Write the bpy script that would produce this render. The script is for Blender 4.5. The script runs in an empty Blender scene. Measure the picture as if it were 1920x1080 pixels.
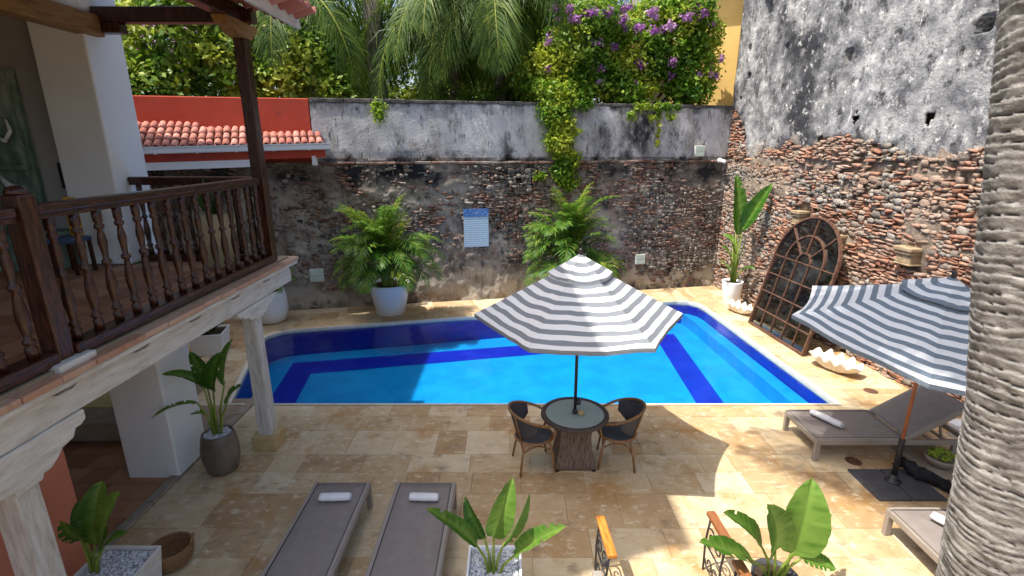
import bpy, bmesh, math, random
import numpy as np
from mathutils import Vector, Matrix, Euler
random.seed(7); np.random.seed(7)
R = math.radians
scene = bpy.context.scene
COL = scene.collection

# ------------------------------------------------------------------ camera, sky, sun, exposure
cam = bpy.data.cameras.new('camera'); cam.sensor_width = 36.0; cam.lens = 36.0*943.0/1920.0
cam.clip_start = 0.05; cam.clip_end = 400
camo = bpy.data.objects.new('camera', cam); COL.objects.link(camo)
camo.location = (0, 0, 4.1); camo.rotation_euler = (R(90-15.7), 0, 0)
scene.camera = camo
SUN = Vector((-.98, -.37, 2.08)).normalized()
world = bpy.data.worlds.new('World'); scene.world = world; world.use_nodes = True
nt = world.node_tree; bg = nt.nodes['Background']
sky = nt.nodes.new('ShaderNodeTexSky'); sky.sky_type = 'NISHITA'; sky.sun_disc = False
sky.sun_elevation = math.asin(SUN.z); sky.sun_rotation = math.atan2(SUN.x, SUN.y)
sky.dust_density = 4.0; sky.ozone_density = .4; sky.altitude = 5
nt.links.new(sky.outputs[0], bg.inputs[0]); bg.inputs[1].default_value = 0.15
sl = bpy.data.lights.new('sun', 'SUN'); sl.energy = 3.75; sl.angle = R(0.5); sl.color = (1, .95, .86)
so = bpy.data.objects.new('sun', sl); COL.objects.link(so)
so.rotation_euler = (-SUN).to_track_quat('-Z', 'Y').to_euler(); so.location = (-8, -3, 20)
scene.view_settings.view_transform = 'Standard'; scene.view_settings.look = 'None'
scene.view_settings.gamma = 1.0; scene.view_settings.exposure = 0.93
scene.render.engine = 'CYCLES'
scene.cycles.use_denoising = True
try: scene.cycles.denoiser = 'OPENIMAGEDENOISE'
except Exception: pass
scene.cycles.max_bounces = 7; scene.cycles.diffuse_bounces = 4; scene.cycles.glossy_bounces = 3
scene.cycles.transmission_bounces = 3; scene.cycles.transparent_max_bounces = 8
scene.cycles.caustics_reflective = False; scene.cycles.caustics_refractive = False

# ------------------------------------------------------------------ materials
MATS = {}
def mat(name, cols, scale=4.0, detail=6, rough=.75, bump=0.0, bscale=25, stretch=(1, 1, 1), spec=.3, dist=0.0,
        rnd=None, rndamt=.5, mix2=None, mix2scale=1.2, mix2lo=.5, mix2hi=.62, mix2stretch=(1, 1, 1), metal=0, bdetail=6, trans=None, zst=None):
    """noise ramp colour (+ a second noise that mixes in a stain colour) with bump, all in world position"""
    m = bpy.data.materials.new(name); m.use_nodes = True; t = m.node_tree; N = t.nodes; L = t.links
    b = N['Principled BSDF']; b.inputs['Roughness'].default_value = rough
    b.inputs['Specular IOR Level'].default_value = spec; b.inputs['Metallic'].default_value = metal
    geo = N.new('ShaderNodeNewGeometry')
    mp = N.new('ShaderNodeVectorMath'); mp.operation = 'MULTIPLY'; mp.inputs[1].default_value = stretch
    L.new(geo.outputs['Position'], mp.inputs[0])
    nz = N.new('ShaderNodeTexNoise'); nz.inputs['Scale'].default_value = scale; nz.inputs['Detail'].default_value = detail
    nz.inputs['Roughness'].default_value = .62; nz.inputs['Distortion'].default_value = dist
    L.new(mp.outputs[0], nz.inputs['Vector'])
    fac = nz.outputs['Fac']
    if rnd:
        if rnd == 'object':
            oi = N.new('ShaderNodeObjectInfo'); src = oi.outputs['Random']
        else:
            at = N.new('ShaderNodeAttribute'); at.attribute_name = 'tint'; src = at.outputs['Fac']
        mm = N.new('ShaderNodeMix'); mm.data_type = 'FLOAT'; mm.inputs[0].default_value = rndamt
        L.new(fac, mm.inputs[2]); L.new(src, mm.inputs[3]); fac = mm.outputs[0]
    rp = N.new('ShaderNodeValToRGB'); el = rp.color_ramp.elements
    n = len(cols)
    lo, hi = (.30, .70) if not rnd else (.2, .8)
    while len(el) < n: el.new(.5)
    for i, c in enumerate(cols):
        el[i].position = lo + (hi-lo)*i/max(1, n-1); el[i].color = (*c, 1)
    L.new(fac, rp.inputs[0]); out = rp.outputs[0]
    for st in (mix2 if isinstance(mix2, list) else ([(mix2, mix2scale, mix2lo, mix2hi, mix2stretch)] if mix2 else [])):
        c2, sc2, l2, h2, st2 = st
        mp2 = N.new('ShaderNodeVectorMath'); mp2.operation = 'MULTIPLY_ADD'; mp2.inputs[1].default_value = st2
        mp2.inputs[2].default_value = (random.random()*20, 3, 7); L.new(geo.outputs['Position'], mp2.inputs[0])
        n2 = N.new('ShaderNodeTexNoise'); n2.inputs['Scale'].default_value = sc2; n2.inputs['Detail'].default_value = 8
        n2.inputs['Roughness'].default_value = .68; L.new(mp2.outputs[0], n2.inputs['Vector'])
        mr = N.new('ShaderNodeMapRange'); mr.inputs[1].default_value = l2; mr.inputs[2].default_value = h2
        L.new(n2.outputs['Fac'], mr.inputs[0])
        mx = N.new('ShaderNodeMix'); mx.data_type = 'RGBA'; L.new(mr.outputs[0], mx.inputs[0])
        L.new(out, mx.inputs[6]); mx.inputs[7].default_value = (*c2, 1); out = mx.outputs[2]
    for c2, zc, half, sc2, amt in (zst or []):     # growth that keeps to a height: wall tops, ledges, foot
        sp = N.new('ShaderNodeSeparateXYZ'); L.new(geo.outputs['Position'], sp.inputs[0])
        a1 = N.new('ShaderNodeMath'); a1.operation = 'SUBTRACT'; L.new(sp.outputs[2], a1.inputs[0]); a1.inputs[1].default_value = zc
        a2 = N.new('ShaderNodeMath'); a2.operation = 'ABSOLUTE'; L.new(a1.outputs[0], a2.inputs[0])
        a3 = N.new('ShaderNodeMapRange'); a3.inputs[1].default_value = half; a3.inputs[2].default_value = 0; a3.inputs[3].default_value = 0; a3.inputs[4].default_value = amt
        L.new(a2.outputs[0], a3.inputs[0])
        n2 = N.new('ShaderNodeTexNoise'); n2.inputs['Scale'].default_value = sc2; n2.inputs['Detail'].default_value = 8; n2.inputs['Roughness'].default_value = .66
        L.new(mp.outputs[0], n2.inputs['Vector'])
        a4 = N.new('ShaderNodeMath'); a4.operation = 'ADD'; L.new(n2.outputs['Fac'], a4.inputs[0]); L.new(a3.outputs[0], a4.inputs[1])
        mr = N.new('ShaderNodeMapRange'); mr.inputs[1].default_value = .62; mr.inputs[2].default_value = .80; L.new(a4.outputs[0], mr.inputs[0])
        mx = N.new('ShaderNodeMix'); mx.data_type = 'RGBA'; L.new(mr.outputs[0], mx.inputs[0])
        L.new(out, mx.inputs[6]); mx.inputs[7].default_value = (*c2, 1); out = mx.outputs[2]
    L.new(out, b.inputs['Base Color'])
    if bump:
        bn = N.new('ShaderNodeTexNoise'); bn.inputs['Scale'].default_value = bscale; bn.inputs['Detail'].default_value = bdetail
        bn.inputs['Roughness'].default_value = .65; L.new(mp.outputs[0], bn.inputs['Vector'])
        bp = N.new('ShaderNodeBump'); bp.inputs['Strength'].default_value = bump; bp.inputs['Distance'].default_value = .03
        L.new(bn.outputs['Fac'], bp.inputs['Height']); L.new(bp.outputs[0], b.inputs['Normal'])
    if trans:   # leaves: light comes through
        tb = N.new('ShaderNodeBsdfTranslucent'); L.new(out, tb.inputs[0])
        ms = N.new('ShaderNodeMixShader'); ms.inputs[0].default_value = trans
        L.new(b.outputs[0], ms.inputs[1]); L.new(tb.outputs[0], ms.inputs[2])
        L.new(ms.outputs[0], N['Material Output'].inputs[0])
    MATS[name] = m
    return m

mat('travertine', [(.36, .225, .11), (.47, .33, .18), (.57, .445, .275), (.65, .55, .385)], 2.6, 10, .5, .25, 38, rnd='object', rndamt=.42, spec=.3, dist=.6,
    mix2=[((.42, .235, .085), 1.4, .52, .70, (1, 1, 1)), ((.21, .15, .105), 2.8, .56, .74, (1, 1.5, 1)), ((.66, .57, .42), 7.0, .54, .68, (1, 1.6, 1)), ((.17, .12, .08), 17.0, .63, .72, (1, 1, 1))])
mat('grout', [(.24, .18, .11), (.34, .27, .18)], 12, 5, .9, .3, 60)
mat('coping', [(.60, .55, .45), (.72, .68, .58)], 6, 6, .5, .15, 50)
mat('terracotta', [(.24, .10, .05), (.36, .165, .085), (.46, .25, .145)], 5, 6, .55, .15, 40, rnd='object', rndamt=.5, mix2=(.36, .24, .15), mix2scale=4, mix2lo=.58, mix2hi=.75)
mat('terracotta_roof', [(.30, .10, .075), (.43, .17, .13), (.54, .27, .215)], 4, 7, .8, .3, 40, rnd='object', rndamt=.55, mix2=(.20, .10, .07), mix2scale=5, mix2lo=.58, mix2hi=.72)
mat('white_plaster', [(.80, .80, .79), (.86, .86, .85)], 2.0, 6, .8, .08, 30)
mat('grey_plaster', [(.33, .31, .29), (.40, .38, .36)], 2.0, 6, .85, .08, 30)
mat('beige_plaster', [(.46, .42, .36), (.53, .49, .43)], 2.5, 6, .85, .08, 30)
mat('salmon_plaster', [(.58, .20, .12), (.66, .25, .16)], 2.5, 6, .8, .06, 30)
mat('red_plaster', [(.42, .055, .03), (.52, .08, .045)], 2.0, 7, .8, .1, 30, mix2=(.30, .06, .05), mix2scale=3, mix2lo=.55, mix2hi=.75)
mat('yellow_plaster', [(.70, .45, .14), (.78, .53, .19)], 1.5, 6, .85, .06, 30)
mat('ochre_plaster', [(.55, .45, .20), (.66, .56, .28)], 2.5, 7, .85, .1, 30)
mat('dark_wood', [(.014, .005, .0035), (.042, .013, .007), (.10, .034, .016)], 9, 6, .24, .15, 50, stretch=(6, 6, .8), spec=.5)
mat('rail_wood', [(.014, .005, .0035), (.042, .013, .007), (.10, .034, .016)], 9, 6, .24, .12, 50, stretch=(6, .8, 6), spec=.5)
mat('beam_wood', [(.16, .07, .02), (.30, .15, .045), (.40, .22, .08)], 6, 7, .6, .3, 30, stretch=(5, .6, 5))
mat('weathered_wood', [(.50, .46, .39), (.64, .61, .55), (.74, .72, .67)], 5, 8, .8, .5, 26, stretch=(4, .7, 4), mix2=(.38, .29, .19), mix2scale=5, mix2lo=.60, mix2hi=.74, mix2stretch=(2, .4, 2))
mat('weathered_post', [(.40, .36, .31), (.58, .55, .50), (.70, .68, .64)], 5, 8, .8, .5, 26, stretch=(4, 4, .7), mix2=(.30, .24, .18), mix2scale=4, mix2lo=.60, mix2hi=.74, mix2stretch=(2, 2, .4))
mat('edge_terracotta', [(.40, .20, .12), (.50, .30, .20), (.55, .38, .28)], 5, 7, .8, .3, 40, rnd='object', rndamt=.4, mix2=(.30, .16, .10), mix2scale=5, mix2lo=.58, mix2hi=.75)
mat('tan_stone', [(.42, .29, .13), (.55, .42, .22)], 5, 6, .8, .3, 30)
mat('corbel_stone', [(.26, .18, .10), (.38, .28, .17), (.46, .36, .24)], 8, 8, .9, .9, 40, mix2=(.12, .09, .06), mix2scale=6, mix2lo=.55, mix2hi=.7)
mat('orange_wood', [(.36, .10, .015), (.55, .20, .03), (.62, .28, .06)], 8, 6, .35, .1, 40, stretch=(5, .7, 5), spec=.5)
mat('brown_wood', [(.20, .07, .025), (.32, .13, .05)], 8, 6, .4, .1, 40, stretch=(5, .7, 5), spec=.5)
mat('pole_wood', [(.26, .08, .03), (.42, .16, .07)], 8, 6, .4, .1, 40, stretch=(5, 5, .7), spec=.5)
mat('black_iron', [(.012, .012, .014), (.03, .03, .033)], 20, 4, .4, .1, 60, spec=.5)
mat('rusty_iron', [(.055, .026, .016), (.11, .052, .032), (.18, .09, .058)], 14, 7, .7, .2, 60, spec=.4)
mat('dark_metal', [(.02, .018, .018), (.035, .032, .03)], 10, 4, .35, 0, spec=.5)
mat('lounger_frame', [(.27, .235, .20), (.31, .27, .235)], 6, 4, .5, .03, 60, spec=.4)
mat('lounger_sling', [(.235, .20, .185), (.28, .245, .225)], 9, 8, .75, .35, 320, spec=.2)
mat('towel', [(.74, .74, .76), (.82, .82, .83)], 8, 4, .95, .4, 220, spec=.1)
mat('wicker', [(.07, .05, .036), (.16, .115, .085), (.24, .185, .14)], 55, 3, .6, .8, 60, stretch=(1, 1, .10))
mat('wicker_rim', [(.06, .045, .04), (.12, .09, .075)], 60, 3, .5, .5, 130)
mat('table_glass', [(.34, .40, .38), (.38, .44, .42)], 3, 3, .12, 0, spec=.6)
mat('chair_cane', [(.12, .055, .02), (.25, .12, .045), (.34, .18, .08)], 14, 5, .4, .15, 50, stretch=(3, 3, 1), spec=.5)
mat('chair_mesh', [(.055, .055, .065), (.085, .085, .10)], 6, 3, .7, .3, 400)
mat('white_pot', [(.82, .83, .84), (.87, .87, .88)], 3, 3, .35, 0, spec=.4)
mat('concrete_pot', [(.56, .53, .48), (.68, .65, .60)], 9, 7, .8, .25, 40)
mat('bronze_pot', [(.085, .065, .045), (.14, .11, .08), (.19, .16, .13)], 5, 7, .45, .15, 30, spec=.5, stretch=(1, 1, .5))
mat('beige_pot', [(.40, .33, .20), (.48, .41, .27)], 5, 7, .7, .15, 30)
mat('pebble', [(.42, .43, .45), (.60, .61, .63), (.75, .75, .76)], 30, 2, .6, 0, rnd='attr', rndamt=.8)
mat('soil', [(.03, .02, .012), (.07, .05, .03)], 20, 5, .95, .5, 50)
mat('shell', [(.60, .52, .40), (.74, .68, .57), (.80, .76, .68)], 7, 7, .6, .4, 30, mix2=(.42, .34, .24), mix2scale=7, mix2lo=.6, mix2hi=.75)
mat('slate', [(.05, .052, .06), (.09, .092, .10)], 6, 6, .5, .2, 30)
mat('slab_stone', [(.26, .21, .16), (.38, .32, .25)], 6, 6, .8, .3, 30)
mat('black_cloth_shadow', [(.008, .008, .010), (.03, .03, .035)], 5, 5, .85, .4, 30)  # black of the cloth cover, which also paints in some shadow
mat('moss', [(.10, .16, .015), (.22, .30, .03), (.34, .40, .06)], 22, 5, .9, .6, 60)
mat('basket', [(.16, .075, .03), (.30, .16, .07), (.40, .24, .12)], 40, 4, .7, .7, 90, stretch=(1, 1, 4))
mat('white_paint', [(.74, .75, .76), (.80, .80, .81)], 3, 4, .5, .05, 30)
mat('sign_blue', [(.02, .09, .30), (.05, .17, .45), (.30, .42, .62)], 24, 3, .4, 0, stretch=(1, 1, 1))
mat('lamp_glass', [(.45, .55, .46), (.58, .66, .58)], 8, 3, .25, 0, spec=.5)
mat('green_panel', [(.05, .09, .07), (.16, .24, .18), (.40, .45, .38)], 5, 8, .7, .4, 20, stretch=(1, 1, .4))
mat('orange_cloth', [(.55, .26, .02), (.65, .33, .03)], 5, 4, .8, .1, 40)
mat('blue_cloth', [(.05, .08, .16), (.09, .13, .22)], 5, 4, .8, .1, 40)
mat('floor_dark', [(.26, .19, .13), (.36, .28, .20)], 6, 4, .8, .1, 40)
mat('earth', [(.06, .045, .03), (.11, .085, .055)], 1.5, 6, .95, .3, 10)
# masonry
STAIN = (.014, .014, .016)
for sfx, rn in (('', 'object'), ('_mass', 'attr')):
    mat('rubble'+sfx, [(.12, .10, .085), (.24, .21, .18), (.36, .325, .285), (.48, .44, .39)], 9, 9, .95, .9, 40, rnd=rn, rndamt=.38,
        mix2=[(STAIN, 2.2, .58, .72, (1, 1, .7)), ((.38, .235, .165), 1.1, .46, .66, (1, 1, 1)), ((.13, .12, .11), 6, .55, .68, (1, 1, 1)), ((.50, .46, .41), 13, .58, .70, (1, 1, 1))])
    mat('brick'+sfx, [(.17, .078, .05), (.32, .145, .09), (.43, .22, .145), (.50, .33, .24)], 8, 9, .95, .9, 40, rnd=rn, rndamt=.42,
        mix2=[(STAIN, 2.2, .58, .72, (1, 1, .7)), ((.40, .335, .275), 1.6, .45, .66, (1, 1, 1)), ((.13, .085, .065), 6, .55, .68, (1, 1, 1)), ((.47, .39, .32), 13, .58, .70, (1, 1, 1))])
    mat('back_rubble'+sfx, [(.075, .065, .058), (.17, .15, .13), (.29, .26, .225), (.42, .385, .34)], 8, 9, .95, 1.0, 36, rnd=rn, rndamt=.4,
        mix2=[(STAIN, .8, .55, .66, (1, 1, .6)), ((.29, .175, .125), 1.5, .48, .66, (1, 1, 1)), ((.05, .048, .046), 5, .56, .68, (1, 1, .6))])
    mat('back_brick'+sfx, [(.09, .048, .036), (.18, .09, .064), (.27, .15, .11), (.35, .25, .20)], 8, 9, .95, 1.0, 36, rnd=rn, rndamt=.45,
        mix2=[(STAIN, .8, .53, .64, (1, 1, .6)), ((.34, .30, .255), 1.7, .47, .64, (1, 1, 1)), ((.05, .042, .038), 5, .56, .68, (1, 1, .6))])
mat('right_mortar', [(.14, .105, .08), (.28, .22, .17), (.42, .355, .29)], 6, 9, .95, 1.0, 34, mix2=[(STAIN, 1.8, .62, .78, (1, 1, .7)), ((.13, .11, .095), 6, .56, .70, (1, 1, 1))])
mat('right_plaster', [(.09, .09, .10), (.21, .213, .225), (.36, .36, .365), (.54, .535, .52)], 2.4, 14, .95, 1.0, 24,
    mix2=[((.036, .037, .043), .55, .47, .61, (1, 1, .8)), ((.62, .61, .595), 1.0, .57, .70, (1, 1, .8)), ((.045, .045, .05), 3.6, .53, .64, (1, 1, .8)), ((.62, .61, .59), 7.0, .57, .67, (1, 1, .9)), ((.04, .04, .043), 17.0, .58, .69, (1, 1, .7))],
    zst=[((.34, .30, .26), 4.0, .45, 1.6, .22)])
mat('back_mortar', [(.14, .115, .095), (.27, .225, .18), (.39, .34, .28), (.48, .43, .36)], 2.0, 11, .95, 1.0, 30,
    mix2=[(STAIN, .7, .52, .63, (1, 1, .45)), ((.28, .165, .115), 1.7, .52, .70, (1, 1, 1)), ((.05, .05, .05), 5, .55, .67, (1, 1, .5)), ((.46, .42, .37), 9, .58, .70, (1, 1, .7))],
    zst=[((.02, .02, .022), 3.45, .75, 1.0, .27), ((.42, .385, .33), .35, .55, 1.1, .27)])
mat('back_plaster', [(.32, .31, .32), (.48, .475, .48), (.60, .59, .59)], 1.6, 12, .95, .7, 22,
    mix2=[((.22, .20, .17), 1.3, .52, .68, (1, 1, .5)), ((.022, .022, .026), .62, .52, .63, (1, 1, .55)), ((.09, .088, .085), 6.0, .56, .68, (1.4, 1, .35)), ((.62, .61, .60), 12, .60, .70, (1, 1, .6))],
    zst=[((.025, .025, .026), 5.2, .42, 2.2, .26), ((.02, .02, .022), 3.75, .36, 1.8, .24)])
mat('wall_cap', [(.03, .03, .03), (.09, .085, .08), (.2, .19, .18)], 4, 8, .95, .8, 20)
mat('palm_bark', [(.12, .108, .095), (.21, .195, .178), (.30, .282, .26), (.40, .38, .35)], 2.4, 9, .95, .6, 10, stretch=(3, 3, 3.5), bdetail=10,
    mix2=[((.055, .05, .045), 2.4, .60, .72, (.8, .8, 7)), ((.43, .42, .395), 3.4, .58, .70, (.8, .8, 6)), ((.09, .08, .07), 1.6, .56, .72, (1.5, 1.5, 1.2))])
mat('far_bark', [(.10, .085, .07), (.20, .175, .15)], 3, 6, .9, .6, 12, stretch=(1, 1, 5))
mat('branch', [(.05, .035, .02), (.10, .07, .045)], 6, 5, .9, .4, 30)
# foliage
def leafmat(n, cols, tr=.35, rough=.45, scale=2.2):
    return mat(n, cols, scale, 4, rough, 0, rnd='attr', rndamt=.6, spec=.35, trans=tr)
leafmat('banana_leaf', [(.022, .085, .010), (.065, .18, .018), (.20, .34, .06)], .4, .45, 6)
leafmat('areca_leaf', [(.03, .10, .015), (.11, .25, .025), (.40, .42, .06)], .4)
leafmat('palm_leaf', [(.045, .10, .018), (.13, .22, .03), (.34, .38, .06)], .45, .5)
leafmat('dry_leaf', [(.24, .16, .03), (.42, .27, .05), (.50, .36, .08)], .4, .6)
leafmat('bush_leaf', [(.05, .14, .016), (.18, .31, .025), (.42, .48, .06)], .45)
leafmat('vine_leaf', [(.05, .15, .012), (.17, .32, .022), (.44, .50, .05)], .45)
leafmat('tree_leaf', [(.04, .10, .018), (.11, .20, .028), (.28, .34, .05)], .45)
leafmat('fern_leaf', [(.012, .04, .012), (.03, .085, .02), (.08, .15, .03)], .3)
leafmat('flower', [(.34, .12, .38), (.47, .22, .52), (.60, .38, .62)], .4, .7)
mat('stalk', [(.10, .17, .02), (.20, .27, .04), (.34, .38, .08)], 6, 4, .5, 0, stretch=(3, 3, .6))
mat('crownshaft', [(.10, .22, .03), (.16, .30, .05)], 3, 4, .4, 0)

def striped(name, light, dark, n):
    m = bpy.data.materials.new(name); m.use_nodes = True; t = m.node_tree; N = t.nodes; L = t.links
    b = N['Principled BSDF']; b.inputs['Roughness'].default_value = .9; b.inputs['Specular IOR Level'].default_value = .15
    uv = N.new('ShaderNodeUVMap'); uv.uv_map = 'ring'
    sp = N.new('ShaderNodeSeparateXYZ'); L.new(uv.outputs[0], sp.inputs[0])
    mu = N.new('ShaderNodeMath'); mu.operation = 'MULTIPLY'; mu.inputs[1].default_value = n; L.new(sp.outputs[1], mu.inputs[0])
    fr = N.new('ShaderNodeMath'); fr.operation = 'FRACT'; L.new(mu.outputs[0], fr.inputs[0])
    gt = N.new('ShaderNodeMath'); gt.operation = 'LESS_THAN'; gt.inputs[1].default_value = .47; L.new(fr.outputs[0], gt.inputs[0])
    mx = N.new('ShaderNodeMix'); mx.data_type = 'RGBA'; L.new(gt.outputs[0], mx.inputs[0])
    mx.inputs[6].default_value = (*light, 1); mx.inputs[7].default_value = (*dark, 1)
    L.new(mx.outputs[2], b.inputs['Base Color'])
    wv = N.new('ShaderNodeTexNoise'); wv.inputs['Scale'].default_value = 9; bp = N.new('ShaderNodeBump')
    bp.inputs['Strength'].default_value = .25; bp.inputs['Distance'].default_value = .03
    L.new(wv.outputs['Fac'], bp.inputs['Height']); L.new(bp.outputs[0], b.inputs['Normal'])
    tb = N.new('ShaderNodeBsdfTranslucent'); L.new(mx.outputs[2], tb.inputs[0])
    ms = N.new('ShaderNodeMixShader'); ms.inputs[0].default_value = .15
    L.new(b.outputs[0], ms.inputs[1]); L.new(tb.outputs[0], ms.inputs[2]); L.new(ms.outputs[0], N['Material Output'].inputs[0])
    MATS[name] = m
striped('canopy_grey', (.80, .80, .80), (.235, .255, .28), 10)
striped('canopy_blue', (.74, .77, .80), (.18, .23, .285), 11)

def pooltile(name, c1, c2, grout):
    m = bpy.data.materials.new(name); m.use_nodes = True; t = m.node_tree; N = t.nodes; L = t.links
    b = N['Principled BSDF']; b.inputs['Roughness'].default_value = .3
    g = N.new('ShaderNodeNewGeometry'); nz = N.new('ShaderNodeTexNoise'); nz.inputs['Scale'].default_value = 2.5; nz.inputs['Detail'].default_value = 5
    L.new(g.outputs['Position'], nz.inputs['Vector'])
    rp = N.new('ShaderNodeValToRGB'); rp.color_ramp.elements[0].position = .35; rp.color_ramp.elements[1].position = .65
    rp.color_ramp.elements[0].color = (*c1, 1); rp.color_ramp.elements[1].color = (*c2, 1); L.new(nz.outputs['Fac'], rp.inputs[0])
    br = N.new('ShaderNodeTexVoronoi'); br.feature = 'DISTANCE_TO_EDGE'; br.inputs['Scale'].default_value = 14; br.inputs['Randomness'].default_value = 0.0
    L.new(g.outputs['Position'], br.inputs['Vector'])
    lt = N.new('ShaderNodeMath'); lt.operation = 'LESS_THAN'; lt.inputs[1].default_value = .03; L.new(br.outputs[0], lt.inputs[0])
    ml = N.new('ShaderNodeMath'); ml.operation = 'MULTIPLY'; ml.inputs[1].default_value = .35; L.new(lt.outputs[0], ml.inputs[0])
    mx = N.new('ShaderNodeMix'); mx.data_type = 'RGBA'; L.new(ml.outputs[0], mx.inputs[0]); L.new(rp.outputs[0], mx.inputs[6]); mx.inputs[7].default_value = (*grout, 1)
    L.new(mx.outputs[2], b.inputs['Base Color']); MATS[name] = m
pooltile('pool_light', (.004, .235, .58), (.008, .30, .67), (.03, .37, .67))
pooltile('pool_dark', (.005, .012, .33), (.008, .022, .42), (.02, .06, .42))

def water():
    m = bpy.data.materials.new('pool_water'); m.use_nodes = True; t = m.node_tree; N = t.nodes; L = t.links
    N.remove(N['Principled BSDF'])
    tr = N.new('ShaderNodeBsdfTransparent'); tr.inputs[0].default_value = (.78, .93, .98, 1)
    gl = N.new('ShaderNodeBsdfGlossy'); gl.inputs['Roughness'].default_value = .02
    fr = N.new('ShaderNodeFresnel'); fr.inputs[0].default_value = 1.33
    nz = N.new('ShaderNodeTexNoise'); nz.inputs['Scale'].default_value = 2.8; nz.inputs['Detail'].default_value = 4
    g = N.new('ShaderNodeNewGeometry'); L.new(g.outputs['Position'], nz.inputs['Vector'])
    bp = N.new('ShaderNodeBump'); bp.inputs['Strength'].default_value = .35; bp.inputs['Distance'].default_value = .05
    L.new(nz.outputs['Fac'], bp.inputs['Height']); L.new(bp.outputs[0], gl.inputs['Normal']); L.new(bp.outputs[0], fr.inputs['Normal'])
    ms = N.new('ShaderNodeMixShader'); L.new(fr.outputs[0], ms.inputs[0]); L.new(tr.outputs[0], ms.inputs[1]); L.new(gl.outputs[0], ms.inputs[2])
    L.new(ms.outputs[0], N['Material Output'].inputs[0]); MATS['pool_water'] = m
water()
def mirror_mat():
    m = bpy.data.materials.new('mirror_glass'); m.use_nodes = True; b = m.node_tree.nodes['Principled BSDF']
    b.inputs['Base Color'].default_value = (.42, .45, .44, 1); b.inputs['Metallic'].default_value = 1; b.inputs['Roughness'].default_value = .03
    MATS['mirror_glass'] = m
mirror_mat()
def sign_mat():
    m = bpy.data.materials.new('sign_print'); m.use_nodes = True; t = m.node_tree; N = t.nodes; L = t.links
    b = N['Principled BSDF']; b.inputs['Roughness'].default_value = .4
    g = N.new('ShaderNodeNewGeometry'); s = N.new('ShaderNodeSeparateXYZ'); L.new(g.outputs['Position'], s.inputs[0])
    a = N.new('ShaderNodeMath'); a.operation = 'MULTIPLY'; a.inputs[1].default_value = 17; L.new(s.outputs[2], a.inputs[0])
    f = N.new('ShaderNodeMath'); f.operation = 'FRACT'; L.new(a.outputs[0], f.inputs[0])
    l = N.new('ShaderNodeMath'); l.operation = 'LESS_THAN'; l.inputs[1].default_value = .38; L.new(f.outputs[0], l.inputs[0])
    n = N.new('ShaderNodeTexNoise'); n.inputs['Scale'].default_value = 60; L.new(g.outputs['Position'], n.inputs['Vector'])
    q = N.new('ShaderNodeMath'); q.operation = 'GREATER_THAN'; q.inputs[1].default_value = .42; L.new(n.outputs['Fac'], q.inputs[0])
    w = N.new('ShaderNodeMath'); w.operation = 'MULTIPLY'; L.new(l.outputs[0], w.inputs[0]); L.new(q.outputs[0], w.inputs[1])
    x = N.new('ShaderNodeMix'); x.data_type = 'RGBA'; x.inputs[6].default_value = (.48, .62, .74, 1); x.inputs[7].default_value = (.24, .36, .48, 1)
    L.new(w.outputs[0], x.inputs[0]); L.new(x.outputs[2], b.inputs['Base Color']); MATS['sign_print'] = m
sign_mat()

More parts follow.
